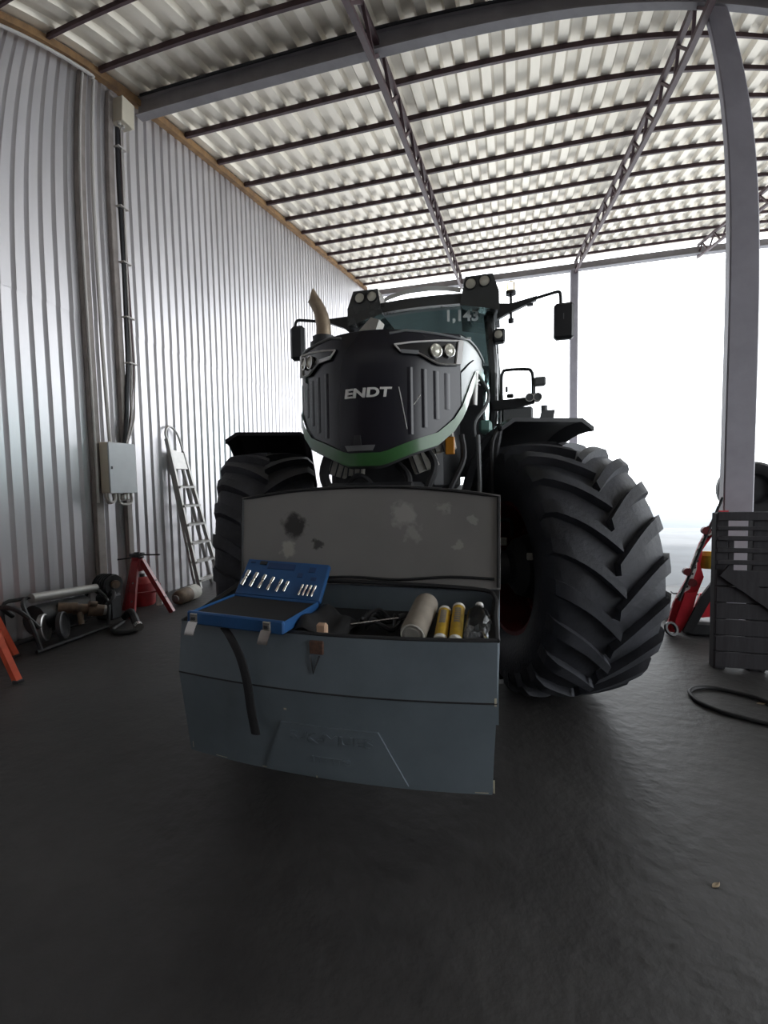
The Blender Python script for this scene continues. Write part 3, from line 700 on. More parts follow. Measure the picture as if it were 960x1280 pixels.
# ================================================================== THE FRONT WEIGHT TOOLBOX
BX, BH = -.72, .685
wb = thing('weight_box', 'slate grey front weight toolbox with its lid open ahead of the tractor', 'toolbox', (BX, 1.95, .27))
def bfy(x, z):
    y = 1.634+.062*((x-BX)/BH)**2
    if z > .64: return y-.012+.030*(z-.64)/.22
    return y-.012+.035*(.64-z)/.37
def bfx(u, z): 
    ins = .0 if z > .64 else .022*(.64-z)/.37
    return BX-BH+ins+(2*BH-2*ins)*u
def frontf(u, v):
    z = .27+.59*v; x = bfx(u, z); return Vector((x, bfy(x, z), z))
b = MB()
zl = [.27, .275, .36, .46, .56, .632, .64, .648, .72, .80, .855, .86]
for q in range(len(zl)-1):
    b.grid(lambda u, v: (lambda z: Vector((bfx(u, z), bfy(bfx(u, z), z), z)))(zl[q]+(zl[q+1]-zl[q])*v), 20, 1)
fp_ = b.build('front_panel', 'boxpaint', wb, 8)
def ztop(y): return .86+(.945-.86)*(y-1.68)/(2.22-1.68)
for s in (0, 1):
    b = MB()
    for q in range(len(zl)-1):
        def sf(u, v):
            z = zl[q]+(zl[q+1]-zl[q])*v; x = bfx(s, z); y = bfy(x, z)+(2.22-bfy(x, z))*u
            zz = z if z < .8 else z+(ztop(y)-.86)*(z-.8)/.06
            return Vector((x, y, zz))
        b.grid(sf, 4, 1)
    b.build('side_panel', 'boxpaint', wb, 8)
b = MB(); b.grid(lambda u, v: Vector((BX-BH+.02+(2*BH-.04)*u, bfy(BX-BH+.02+(2*BH-.04)*u, .27)+(2.22-bfy(BX-BH+.02+(2*BH-.04)*u, .27))*v, .272)), 10, 2); b.build('bottom_panel', 'boxpaint', wb)
b = MB(); b.box((BX, 2.225, .61), (2*BH-.01, .02, .66)); b.build('rear_panel', 'boxpaint', wb)
# inner tray
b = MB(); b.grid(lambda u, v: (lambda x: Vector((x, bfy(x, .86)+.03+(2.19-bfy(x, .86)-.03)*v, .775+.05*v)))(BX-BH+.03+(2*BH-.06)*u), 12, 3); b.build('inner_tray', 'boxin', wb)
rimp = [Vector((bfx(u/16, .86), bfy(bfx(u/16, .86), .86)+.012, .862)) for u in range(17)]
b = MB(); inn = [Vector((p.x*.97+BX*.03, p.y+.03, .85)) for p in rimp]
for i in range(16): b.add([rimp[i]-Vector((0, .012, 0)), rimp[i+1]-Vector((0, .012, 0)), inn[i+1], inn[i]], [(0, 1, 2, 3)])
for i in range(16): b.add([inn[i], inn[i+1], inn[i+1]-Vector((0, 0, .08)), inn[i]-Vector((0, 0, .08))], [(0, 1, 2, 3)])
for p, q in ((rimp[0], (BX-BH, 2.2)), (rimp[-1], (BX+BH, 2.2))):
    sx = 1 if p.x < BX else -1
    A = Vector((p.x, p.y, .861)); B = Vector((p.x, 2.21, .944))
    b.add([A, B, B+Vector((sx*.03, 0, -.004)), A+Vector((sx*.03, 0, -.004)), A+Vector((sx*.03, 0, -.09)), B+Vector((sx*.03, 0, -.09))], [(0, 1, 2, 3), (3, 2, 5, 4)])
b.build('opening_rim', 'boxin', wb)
b = MB(); b.tube(rimp[3:], .009, 6); b.tube(catmull([rimp[-1], Vector((BX+BH-.01, 1.9, .90)), Vector((BX+BH-.02, 2.1, .935)), Vector((BX+BH-.12, 2.19, .95)), Vector((BX, 2.19, .965)), Vector((BX-.5, 2.19, .95)), Vector((BX-BH+.06, 2.19, .945))], 5), .010, 6)
b.build('rubber_seal', 'rubber', wb)
# lid standing open
LA = R_(5)
def lidp(x, h_, off=0): return Vector((BX+x, 2.225+math.sin(LA)*h_-math.cos(LA)*off, .945+math.cos(LA)*h_+math.sin(LA)*off))
def lidtop(x): return .445+.055*(1-abs(x/BH)**2.2)
b = MB(); lw = BH+.002
def lf(off): return lambda u, v: lidp(-lw+2*lw*u, lidtop((-lw+2*lw*u))*v, off)
b.grid(lf(.02), 24, 6); b.grid(lf(-.02), 24, 6)
for edge in (0, 1):
    b.grid(lambda u, v: lidp(-lw+2*lw*edge, lidtop(lw)*u, .02-.04*v), 6, 1)
    b.grid(lambda u, v: lidp(-lw+2*lw*u, lidtop(-lw+2*lw*u)*edge, .02-.04*v), 24, 1)
ld = b.build('lid', 'lidpaint', wb, 20)
pts = [lidp(-lw+.008, .01, .026)]+[lidp(-lw+.008+(2*lw-.016)*k/20, lidtop(-lw+2*lw*k/20)-.008, .026) for k in range(21)]+[lidp(lw-.008, .01, .026)]
b = MB(); b.tube(pts, .008, 5); b.build('lid_edge_seal', 'rubber', ld)
b = MB(); b.tube(catmull([lidp(-.3, .02, .03), lidp(-.05, .04, .035), lidp(.2, .035, .035), lidp(.45, .055, .03), lidp(.66, .05, .03)], 5), .007, 5); b.build('hinge_strip', 'rubber', ld)
for x in (-.45, 0, .45):
    b = MB(); b.cyl((BX+x-.06, 2.242, .94), (BX+x+.06, 2.242, .94), .012); b.build('lid_hinge', 'iron', wb)
# raised trapezoid with worn raised lettering
def fo(x, z, off): return Vector((x, bfy(x, z)-off, z))
b = MB(); b.tube([fo(BX-BH+2*BH*k/20, .64, .0) for k in range(21)], .0035, 5); b.build('panel_seam', 'rubber', wb)
b = MB()
def trap(u, v, off):
    z = .285+.215*v; xl = -.972+(-.885+.972)*v; xr = -.368+(-.478+.368)*v
    return fo(xl+(xr-xl)*u, z, off)
b.grid(lambda u, v: trap(u, v, .009), 10, 4)
for e in (0, 1):
    b.grid(lambda u, v: trap(e, u, .009*v), 4, 1); b.grid(lambda u, v: trap(u, e, .009*v), 10, 1)
tp = b.build('raised_plate', 'boxpaint', wb, 8)
for txt, cx, cz, wid, sz in (('S-K-MUES', -.672, .448, .35, .058), ('1TTTTG', -.675, .358, .16, .034)):
    b = text_mb(txt, sz, .006, .001)
    mn = min(v.x for v in b.v); mx = max(v.x for v in b.v); k = wid/(mx-mn)
    b.v = [fo(cx+(v.x-(mn+mx)/2)*k, cz+v.y, .0105+v.z) for v in b.v]
    b.build('raised_lettering', 'boxpaint', tp, 8)
for (x, z, dx, dz) in ((-.045, .30, .006, .055), (-.09, .273, .05, .004), (-1.36, .295, .004, .03), (-1.2, .274, .06, .003), (-.98, .273, .02, .004), (-.037, .64, .008, .03), (-.86, .55, .012, .008), (-.74, .275, .006, .02)):
    b = MB(); b.grid(lambda u, v: fo(x-dx/2+dx*u-.004, z-dz/2+dz*v+.006, .003), 3, 2); b.build('paint_chip', 'chip', fp_)
b = MB(); b.box((-.725, bfy(-.725, .83)-.004, .815), (.06, .012, .055), bev=.004); lt = b.build('lid_catch', 'rustlatch', wb)
b = MB(); b.tube([fo(-.75, .785, .008), fo(-.735, .715, .006), fo(-.71, .785, .008)], .004, 5); b.build('catch_loop', 'iron', lt)
b = MB(); b.box((-.715, bfy(-.715, .86)+.03, .878), (.045, .03, .05), bev=.008); b.build('catch_tongue', 'skinwood', lt)

# ---- open blue socket case
ca = thing('socket_case', 'open blue plastic socket set case laid across the toolbox front edge', 'tool case', (-1.08, 1.8, .865))
cw = .225; cx = -1.07
ty_ = R_(-1.5)
def casep(x, y, z): # local: x along case, y back, z up; slightly turned and sloping down to the right
    v = Matrix.Rotation(R_(2.0), 3, 'Y') @ Matrix.Rotation(R_(-1.0), 3, 'Z') @ Vector((x, y, z)); return v+Vector((cx, 1.605, .876))
def cbox(x0, x1, y0, y1, z0, z1, bev=.006):
    b = MB(); b.box(((x0+x1)/2, (y0+y1)/2, (z0+z1)/2), (x1-x0, y1-y0, z1-z0), bev=bev); b.v = [casep(*p) for p in b.v]; return b
cbox(-cw, cw, 0, .02, 0, .055).build('case_front', 'blue', ca)
cbox(-cw, -cw+.012, .012, .34, .0, .05).build('case_side', 'blue', ca); cbox(cw-.012, cw, .012, .34, .0, .05).build('case_side', 'blue', ca)
cbox(-cw, cw, .33, .345, 0, .05).build('case_rear', 'blue', ca); cbox(-cw+.004, cw-.004, .01, .335, .0, .012, .002).build('case_bottom', 'bluedark', ca)
cbox(-cw+.014, cw-.014, .022, .328, .010, .043, .004).build('tool_insert', 'boxin', ca)
for x in (-.185, .155):
    l_ = cbox(x-.018, x+.018, -.010, .004, .012, .05, .003).build('latch', 'chrome', ca)
    b = MB(); b.grid(lambda u, v: casep(x-.022+.044*u-.012*v, -.012-.012*math.sin(v*1.6), .016-.055*v), 3, 4); b.grid(lambda u, v: casep(x-.022+.044*u-.012*v, -.009-.012*math.sin(v*1.6), .016-.055*v), 3, 4); b.build('latch_flap', 'chrome', l_)
    cbox(x-.009, x+.009, -.014, -.009, .022, .036, .001).build('latch_button', 'iron', l_)
# case lid, opened and leaning back with moulded socket nests
LB = R_(44)
def clid(x, h_, off=0): 
    p = casep(x, .345, .05); return p+Vector((0, math.sin(LB)*h_-math.cos(LB)*off, math.cos(LB)*h_+math.sin(LB)*off))
def clbox(x0, x1, h0, h1, o0, o1, bev=.004):
    b = MB(); b.box(((x0+x1)/2, (h0+h1)/2, (o0+o1)/2), (x1-x0, h1-h0, o1-o0), bev=bev); b.v = [clid(p.x, p.y, p.z) for p in b.v]; return b
cl_ = clbox(-cw, cw, 0, .205, -.03, 0).build('case_lid', 'blue', ca)
clbox(-.10, .05, .155, .19, -.002, .003, .001).build('grip_recess', 'bluedark', cl_)
clbox(-.15, -.11, .175, .195, -.002, .004, .001).build('bit_holder', 'iron', cl_)
for x, h_, w_, hh in ((.09, .13, .03, .025), (.145, .165, .035, .03), (.165, .115, .03, .02), (-.19, .185, .025, .012)):
    clbox(x-w_/2, x+w_/2, h_-hh/2, h_+hh/2, -.002, .0035, .001).build('empty_nest', 'bluedark', cl_)
def socket(x, h0, L, r, tilt, label, group):
    a = clid(x, h0, r*1.06); e = clid(x+tilt, h0+L, r*1.06); d = (e-a).normalized()
    b = MB(); b.lathe([(0, .0005), (0, r*.9), (L*.38, r*.92), (L*.42, r*.74), (L*.60, r*.74), (L*.64, r), (L, r), (L, r*.7), (L-.012, r*.6), (L-.012, .0005)], a, d, 14)
    tag(b.build('socket', 'chrome', None, 30, origin=a), label, 'socket', group)
ORD = ('first', 'second', 'third', 'fourth', 'fifth')
for k in range(5):
    socket(-.196+.048*k, .04-.004*k, .085-.004*k, .0115-.0008*k, .012, 'large chrome socket in the blue case lid, %s of five counted toward the yellow tubes' % ORD[k], 'large sockets in the blue case')
socket(.035, .03, .055, .008, .008, 'single chrome socket clipped between the two socket rows of the blue case', None)
for k in range(4):
    socket(.115+.022*k, .018, .058, .0062, .008, 'slim chrome socket in the blue case lid, %s of four counted toward the yellow tubes' % ORD[k], 'slim sockets in the blue case')

# ---- loose things in the toolbox
b = MB(); pts = catmull([(-1.13, 1.635, .868), (-1.085, 1.610, .84), (-1.04, 1.605, .76), (-1.015, 1.606, .66), (-1.0, 1.604, .55), (-.99, 1.615, .445)], 5)
vs = []; fs = []
for i, p in enumerate(pts):
    for (dx, dy) in ((-.019, -.006), (-.008, -.010), (.008, -.010), (.019, -.006), (.019, .0), (-.019, .0)):
        vs.append(p+Vector((dx, dy, 0)))
for i in range(len(pts)-1):
    for q in range(6): fs.append((i*6+q, i*6+(q+1) % 6, i*6+6+(q+1) % 6, i*6+6+q))
b.add(vs, fs+[tuple(range(6)), tuple(6*(len(pts)-1)+q for q in range(6))])
tag(b.build('rubber_strip', 'rubber', None, 40, origin=(-1.06, 1.62, .45)), 'black rubber strip hanging down over the toolbox front', 'strip')
fl = thing('oil_filter', 'dusty brown cylindrical filter lying in the toolbox beside the yellow tubes', 'filter', (-.37, 1.78, .79))
A = Vector((-.365, 1.76, .852)); B = Vector((-.350, 2.03, .920)); d = (B-A).normalized(); L = (B-A).length
b = MB(); b.lathe([(0, .049), (.012, .053), (.02, .054), (L-.03, .054), (L-.012, .05), (L, .035), (L, .0005)], A, d, 26); b.build('filter_body', 'filter', fl, 40)
b = MB(); b.lathe([(.0, .05), (-.004, .046), (.003, .040), (-.002, .030), (.0, .0005)], A, d, 22); b.build('filter_end', 'dust', fl, 30)
def cartridge(A, B, label):
    A = Vector(A); B = Vector(B); d = (B-A).normalized(); L = (B-A).length; t = thing('sealant_tube', label, 'tube', A-Vector((0, 0, .03)))
    b = MB(); b.lathe([(.018, .026), (L-.02, .026)], A, d, 20); b.build('tube_label', 'yellow', t)
    b = MB(); b.lathe([(0, .0005), (.0, .024), (.004, .0275), (.018, .0275), (.018, .0255)], A, d, 20); b.build('tube_base', 'white', t)
    b = MB(); b.lathe([(L-.02, .0255), (L-.02, .0272), (L-.006, .0272), (L, .018), (L, .0005)], A, d, 20); b.build('tube_shoulder', 'white', t)
    b = MB(); up = Vector((0, -.3, 1)).normalized(); sd_ = d.cross(up).normalized(); un = sd_.cross(d).normalized()
    for k in range(7): b.grid(lambda u, v: A+d*(L*(.42+.06*k)+.012*v)+(sd_*math.sin(-.5+u)+un*math.cos(-.5+u))*.0264, 4, 1)
    b.build('print_lines', 'filter', t)
cartridge((-.256, 1.765, .832), (-.262, 1.965, .905), 'shorter yellow tube with white caps lying between the filter and its twin')
cartridge((-.196, 1.755, .834), (-.204, 1.985, .915), 'longer yellow tube with white caps lying beside the clear bottle')
bo = thing('plastic_bottle', 'crumpled clear plastic bottle lying in the toolbox corner', 'bottle', (-.115, 1.86, .79))
b = MB()
A = Vector((-.117, 1.79, .845)); B = Vector((-.117, 1.98, .92)); d = (B-A).normalized()
prof = [(0, .0005), (0, .040), (.02, .050), (.05, .046), (.09, .052), (.14, .046), (.17, .034), (.19, .016), (.205, .016)]
b.lathe(prof, A, d, 18); b.v = [v+Vector((.006*math.sin(v.y*190+v.z*90), 0, .006*math.sin(v.x*170+v.y*60))) for v in b.v]; b.build('bottle_body', 'clear', bo, 25)
b = MB(); b.lathe([(.196, .018), (.216, .018), (.216, .0005)], A, d, 14); b.build('bottle_cap', 'white', bo)
b = MB(); pts = []
for k in range(40):
    a = k*.42; pts.append((-.53+.10*math.cos(a)*(.75+.2*math.sin(k*.7)), 1.91+.075*math.sin(a), .845+.022*math.sin(k*1.3)+.0006*k))
b.tube(catmull(pts, 3), .009, 6); tag(b.build('coiled_cable', 'cable', None, origin=(-.53, 1.9, .82)), 'tangled black cable coiled in the middle of the toolbox', 'cable')
sdv = thing('screwdriver', 'long thin screwdriver lying across the black cable coil', 'screwdriver', (-.55, 1.82, .86))
b = MB(); b.cyl((-.635, 1.80, .868), (-.44, 1.85, .893), .0035, n=8); b.build('shank', 'chrome', sdv)
b = MB(); b.cyl((-.44, 1.85, .893), (-.36-.06, 1.872, .898), .013, n=10); b.build('handle', 'plastic', sdv)
rg = MB(); rg.grid(lambda u, v: Vector((-.835+.19*u, 1.68+.33*v, .90-.05*u+.012*math.sin(u*9)+.012*math.sin(v*8+u*4)-.03*max(0, 2*u-1)**3-.03*abs(2*v-1)**3)), 14, 14)
rg.grid(lambda u, v: Vector((-.835+.19*u, 1.68+.33*v, .822+.005*v)), 14, 14)
tag(rg.build('oily_rag', 'boxin', None, 60, origin=(-.70, 1.85, .80)), 'black oily rag heaped beside the blue case', 'rag')

# ================================================================== LEFT WALL: ELECTRICS
ec = thing('electrical_cabinet', 'pale grey electrical cabinet on the corrugated wall with cables below', 'cabinet', (-4.45, 4.47, 1.41), kind=None)
b = MB(); b.box((-4.455, 4.47, 1.70), (.12, .385, .585), bev=.006); bd = b.build('cabinet_body', 'cream', ec)  # cream puts the side's darker, warmer light into the body colour
b = MB(); b.box((-4.386, 4.47, 1.70), (.018, .392, .59), bev=.005); dr = b.build('cabinet_door', 'cabgrey', ec)
b = MB(); b.box((-4.374, 4.305, 1.70), (.008, .018, .03)); b.build('lock', 'iron', dr)
for pts, r in (([(-4.43, 4.38, 1.41), (-4.43, 4.38, 1.34), (-4.43, 4.34, 1.30), (-4.43, 4.295, 1.33), (-4.44, 4.29, 1.41)], .018),
               ([(-4.44, 4.44, 1.41), (-4.43, 4.44, 1.31), (-4.43, 4.48, 1.275), (-4.43, 4.58, 1.275), (-4.43, 4.63, 1.31), (-4.44, 4.63, 1.41)], .016),
               ([(-4.47, 4.48, 1.41), (-4.46, 4.50, 1.335), (-4.46, 4.58, 1.335), (-4.46, 4.60, 1.41)], .016),
               ([(-4.48, 4.40, 1.41), (-4.47, 4.40, 1.33), (-4.47, 4.36, 1.29), (-4.47, 4.30, 1.31), (-4.48, 4.29, 1.41)], .012)):
    b = MB(); b.tube(catmull(pts, 4), r, 8); b.build('cable_loop', 'conduit', ec)
for y in (4.50, 4.545):
    b = MB(); b.box((-4.42, y, 1.36), (.05, .03, .06), bev=.006); b.build('cable_gland', 'white', ec)
def run(name, pts, r, ma_, label, cat, sm=4):
    b = MB(); b.tube(catmull(pts, sm), r, 7); p = Vector(pts[0]); o = b.build(name, ma_, None, origin=pts[0]); return tag(o, label, cat)
run('conduit_pipe', [(-4.50, 1.5, zroof(1.5)-.24), (-4.50, 3.0, zroof(3.0)-.20), (-4.50, 4.25, zroof(4.25)-.17), (-4.50, 4.36, zroof(4.3)-.20), (-4.50, 4.385, zroof(4.3)-.35), (-4.50, 4.385, 4.6), (-4.50, 4.39, 3.2), (-4.49, 4.395, 2.4), (-4.48, 4.40, 2.004)], .021, 'conduit', 'pale conduit running under the roof edge and down to the grey cabinet', 'conduit')
run('conduit_pipe', [(-4.518, 4.235, 6.1), (-4.518, 4.235, 4.0), (-4.518, 4.235, 2.4), (-4.518, 4.235, 1.30)], .014, 'conduit', 'thin brownish conduit clipped along the wall post left of the cabinet', 'conduit')
cbn = thing('cable_bundle', 'bundle of dark and pale cables strapped along the wall post above the cabinet', 'cables', (-4.5, 4.79, 2.0))
for k, (dy, dx, r, m_) in enumerate(((0, 0, .026, 'cable'), (.045, .01, .018, 'purlin'), (.073, .015, .011, 'conduit'), (.02, .036, .010, 'conduit'))):
    pts = [(-4.515+dx, 4.775+dy, 5.79)]+[(-4.515+dx+.006*math.sin(z*2+k), 4.775+dy+.010*math.sin(z*1.7+k*2)-.09*max(0, 3-z), z) for z in (5.2, 4.6, 4.0, 3.5, 3.0, 2.6, 2.3)]+[(-4.47+dx*.5, 4.60+dy*.5, 2.004)]
    b = MB(); b.tube(catmull(pts, 4), r, 7); b.build('cable', m_, cbn)
for z in (5.55, 4.85, 4.2, 3.55, 3.0):
    b = MB(); b.box((-4.50, 4.80, z), (.085, .13, .016), bev=.003); b.build('strap_clip', 'conduit', cbn)
jb = thing('junction_box', 'cream junction box high on the wall under the cross beam', 'junction box', (-4.47, 4.83, 5.83))
b = MB(); b.box((-4.49, 4.83, 5.99), (.15, .20, .30), bev=.008); b.build('box_body', 'cream', jb)
b = MB(); b.box((-4.408, 4.83, 5.99), (.018, .205, .305), bev=.006); b.build('box_cover', 'cream', jb)
for y in (4.77, 4.83):
    b = MB(); b.cyl((-4.48, y, 5.81), (-4.48, y, 5.845), .022, n=10); b.build('cable_gland', 'conduit', jb)

# ================================================================== LADDER
la = thing('stepladder', 'folded aluminium stepladder with hoop top leaning on the wall', 'ladder', (-4.35, 5.75, 0))
FL = (Vector((-4.28, 5.64, 0)), Vector((-4.535, 5.40, 2.14))); FR = (Vector((-4.28, 6.12, 0)), Vector((-4.535, 5.72, 1.98)))
for p, q in (FL, FR):
    b = MB(); b.bar(p, q, .035, .06, (1, 0, 0)); b.build('front_rail', 'alu', la)
for p, q in ((Vector((-4.37, 5.66, 0)), Vector((-4.55, 5.47, 1.78))), (Vector((-4.37, 6.04, 0)), Vector((-4.55, 5.70, 1.78)))):
    b = MB(); b.bar(p, q, .028, .04, (1, 0, 0)); b.build('rear_rail', 'alu', la)
b = MB(); b.tube(catmull([FL[1], (-4.548, 5.395, 2.21), (-4.555, 5.435, 2.29), (-4.56, 5.51, 2.315), (-4.555, 5.61, 2.26), (-4.548, 5.68, 2.14), FR[1]], 4), .016, 8); b.build('top_hoop', 'alu', la)
for z in (.12, .39, .66, .93, 1.20, 1.47):
    l_ = FL[0].lerp(FL[1], z/2.14); r_ = FR[0].lerp(FR[1], z/1.98)
    b = MB(); b.bar(l_, r_, .10, .03, (.1, 0, 1)); b.build('step', 'alu', la)
l0, l1 = FL[0].lerp(FL[1], 1.72/2.14), FL[0].lerp(FL[1], 1.99/2.14); r0, r1 = FR[0].lerp(FR[1], 1.72/1.98), FR[0].lerp(FR[1], .985)
b = MB(); b.prism([l0, r0, r1, l1], (.02, 0, .005)); b.build('platform', 'alu', la)

# ================================================================== THINGS ON THE FLOOR BY THE WALL
tp_ = thing('tripod_stand', 'red steel tripod stand with black spindle handles by the wall', 'stand', (-4.1, 4.36, 0))
ap = Vector((-4.15, 4.37, .62))
for f, q in (((-4.075, 4.17, 0), .055), ((-3.80, 4.49, 0), .05), ((-4.44, 4.46, 0), .055)):
    f = Vector(f); dd = (f-ap); dd.z = 0; dd.normalize()
    b = MB(); b.bar(f, ap+dd*.05, .062, .05, dd); lg = b.build('leg', 'red', tp_)
    for t in (.3, .62):
        p = f.lerp(ap+dd*.05, t); b = MB(); b.cyl(p+dd*.02, p+dd*.035, .01, n=8); b.build('bolt', 'steel', lg)
b = MB(); b.cyl((ap.x, ap.y, .5), (ap.x, ap.y, .66), .06, n=16); b.build('head', 'red', tp_)
b = MB(); b.cyl((ap.x, ap.y, .64), (ap.x, ap.y, .72), .035, .028); b.lathe([(-.015, .06), (.015, .06), (.015, .08), (-.015, .08)], (ap.x, ap.y, .69), (0, 0, 1), 18, closed=True); b.build('spindle', 'iron', tp_)
for a, l_ in ((.3, .26), (2.6, .30), (4.0, .2), (-.5, .2)):
    b = MB(); b.cyl((ap.x+.03*math.cos(a), ap.y+.03*math.sin(a), .67+.02*math.sin(a*3)), (ap.x+l_*math.cos(a), ap.y+l_*math.sin(a), .665+.02*math.cos(a)), .009, n=8); b.build('handle', 'iron', tp_)
b = MB(); b.bar((-4.12, 4.27, .25), (-4.35, 4.43, .25), .02, .02); b.bar((-4.12, 4.27, .25), (-3.97, 4.44, .25), .02, .02); b.build('brace', 'red', tp_)

pm_ = thing('pump_unit', 'greasy pump unit in a black carry frame beside the orange stand', 'pump', (-4.2, 3.45, 0))
for pts in ([(-4.42, 3.10, .02), (-4.42, 3.08, .40), (-4.40, 3.20, .44), (-4.25, 3.24, .46)], [(-4.02, 3.10, .02), (-4.05, 3.06, .25), (-4.2, 3.10, .42), (-4.3, 3.2, .46)],
            [(-4.42, 3.86, .02), (-4.40, 3.90, .30), (-4.28, 3.88, .40)], [(-4.02, 3.80, .02), (-4.06, 3.86, .26), (-4.2, 3.88, .38)],
            [(-4.42, 3.06, .025), (-4.42, 3.9, .025)], [(-4.02, 3.06, .025), (-4.02, 3.84, .025)]):
    b = MB(); b.tube(catmull(pts, 4), .018, 8); b.build('frame_tube', 'iron', pm_)
b = MB(); b.cyl((-4.26, 3.22, .455), (-4.26, 3.90, .40), .045, n=18); b.build('top_tube', 'alu', pm_)
b = MB(); b.cyl((-4.28, 3.25, .24), (-4.28, 3.75, .22), .14, n=22); b.build('motor', 'iron', pm_)
for p, r, m_ in (((-4.13, 3.22, .19), .125, 'steel'), ((-4.08, 3.36, .17), .13, 'iron')):
    b = MB(); b.lathe([(-.02, .0005), (-.02, r*.8), (-.015, r), (.02, r), (.025, r*.9), (.012, r*.8), (.012, .0005)], p, (.75, .5, .1), 28); b.build('pulley', m_, pm_)
for p, q, r in (((-4.2, 3.42, .31), (-4.10, 3.54, .29), .06), ((-4.14, 3.52, .28), (-4.05, 3.66, .25), .055), ((-4.06, 3.62, .25), (-3.98, 3.72, .22), .065), ((-4.10, 3.56, .27), (-4.06, 3.54, .13), .03), ((-4.0, 3.66, .3), (-4.02, 3.6, .32), .03)):
    b = MB(); b.cyl(p, q, r, r*.85, 14); b.build('pump_body', 'bronze', pm_)
b = MB(); b.cyl((-3.985, 3.715, .225), (-3.97, 3.74, .22), .05, n=14); b.build('pump_flange', 'steel', pm_)
for pts in ([(-4.40, 3.15, .3), (-4.35, 3.02, .42), (-4.15, 3.02, .40), (-4.05, 3.12, .22)], [(-4.05, 3.70, .2), (-4.0, 3.86, .3), (-4.1, 3.95, .36), (-4.2, 3.92, .2)]):
    b = MB(); b.tube(catmull(pts, 5), .02, 8); b.build('hose', 'rubber', pm_)
hz = thing('suction_hose', 'short black hose with a bright metal coupling on the floor', 'hose', (-3.8, 3.85, 0))
b = MB(); b.tube(catmull([(-4.02, 4.02, .06), (-3.93, 4.0, .13), (-3.82, 3.93, .12), (-3.72, 3.86, .07), (-3.66, 3.82, .045)], 5), .038, 10); b.build('hose_body', 'rubber', hz)
b = MB(); b.cyl((-3.675, 3.83, .052), (-3.62, 3.795, .043), .043, n=14); b.build('coupling', 'chrome', hz)
b = MB(); b.tube(catmull([(-4.0, 3.98, .025), (-3.88, 3.72, .025), (-3.72, 3.66, .025), (-3.64, 3.74, .025), (-3.68, 3.80, .03)], 5), .022, 8); b.build('hose_tail', 'rubber', hz)
mt_ = thing('small_motor', 'dark small electric motor standing between the pump unit and red tripod', 'motor', (-4.33, 4.12, 0))
b = MB(); b.box((-4.33, 4.12, .14), (.22, .16, .28), bev=.02); b.build('motor_base', 'iron', mt_)
b = MB(); b.cyl((-4.42, 4.12, .39), (-4.22, 4.10, .39), .11, n=18); hs = b.build('motor_housing', 'iron', mt_)
for k in range(5):
    b = MB(); b.lathe([(-.004, .11), (-.004, .12), (.004, .12), (.004, .11)], (-4.40+.035*k, 4.118-.003*k, .39), (1, -.1, 0), 18); b.build('cooling_fin', 'iron', hs)
b = MB(); b.cyl((-4.22, 4.10, .40), (-4.18, 4.09, .40), .045, n=12); b.build('motor_shaft', 'bronze', mt_)
cn = thing('red_canister', 'dark red steel canister behind the tripod stand', 'canister', (-4.42, 4.72, 0))
b = MB(); b.lathe([(0, .0005), (0, .13), (.02, .14), (.28, .14), (.33, .10), (.35, .04), (.36, .0005)], (-4.42, 4.72, 0), (0, 0, 1), 22); b.build('canister_body', 'red', cn)
b = MB(); b.cyl((-4.42, 4.72, .35), (-4.42, 4.72, .39), .03, n=12); b.build('canister_cap', 'iron', cn)
wc = thing('spray_can', 'small white can with red top beside the red canister', 'can', (-4.20, 4.74, 0))
b = MB(); b.lathe([(0, .0005), (0, .036), (.2, .036), (.225, .025), (.225, .0005)], (-4.20, 4.74, 0), (0, 0, 1), 16); b.build('can_body', 'white', wc)
b = MB(); b.cyl((-4.20, 4.74, .225), (-4.20, 4.74, .27), .026, n=14); b.build('can_top', 'red', wc)
jr = thing('jar', 'brown jar with white band lying on its side beside the ladder foot', 'jar', (-3.95, 4.92, 0))
A = Vector((-3.935, 4.72, .095)); B = Vector((-3.96, 5.14, .095)); d = (B-A).normalized()
b = MB(); b.lathe([(0, .0005), (0, .05), (.02, .075), (.06, .092), (.24, .094), (.24, .0005)], A, d, 24); b.build('jar_body', 'bronze', jr)
b = MB(); b.lathe([(.238, .0945), (.40, .0945), (.415, .085), (.42, .0005)], A, d, 24); b.build('jar_band', 'dust', jr)
b = MB(); b.lathe([(-.002, .045), (-.012, .04), (-.012, .0005)], A, d, 18); b.build('jar_mouth', 'steel', jr)
os_ = thing('axle_stand', 'orange red steel trestle stand by the wall', 'stand', (-3.9, 2.7, 0))
tA = Vector((-3.93, 2.60, .56)); tB = Vector((-4.30, 2.86, .56))
for f, t in (((-3.585, 2.575, 0), tA), ((-4.10, 2.42, 0), tA), ((-4.17, 2.99, 0), tB), ((-4.46, 2.72, 0), tB)):
    b = MB(); b.bar(f, t, .045, .045, (0, 1, 0)); lg = b.build('leg', 'orangered', os_)
    f = Vector(f); b = MB(); b.box((f.x, f.y, .012), (.055, .055, .024), bev=.004); b.build('foot', 'iron', lg)
b = MB(); b.bar(tA, tB, .06, .06); b.build('top_bar', 'orangered', os_)
b = MB(); b.bar((-3.75, 2.588, .27), (-4.01, 2.51, .27), .03, .03); b.build('cross_brace', 'orangered', os_)
b = MB(); b.bar((-3.70, 2.585, .18), (-4.24, 2.92, .25), .03, .03); b.build('cross_brace', 'orangered', os_)

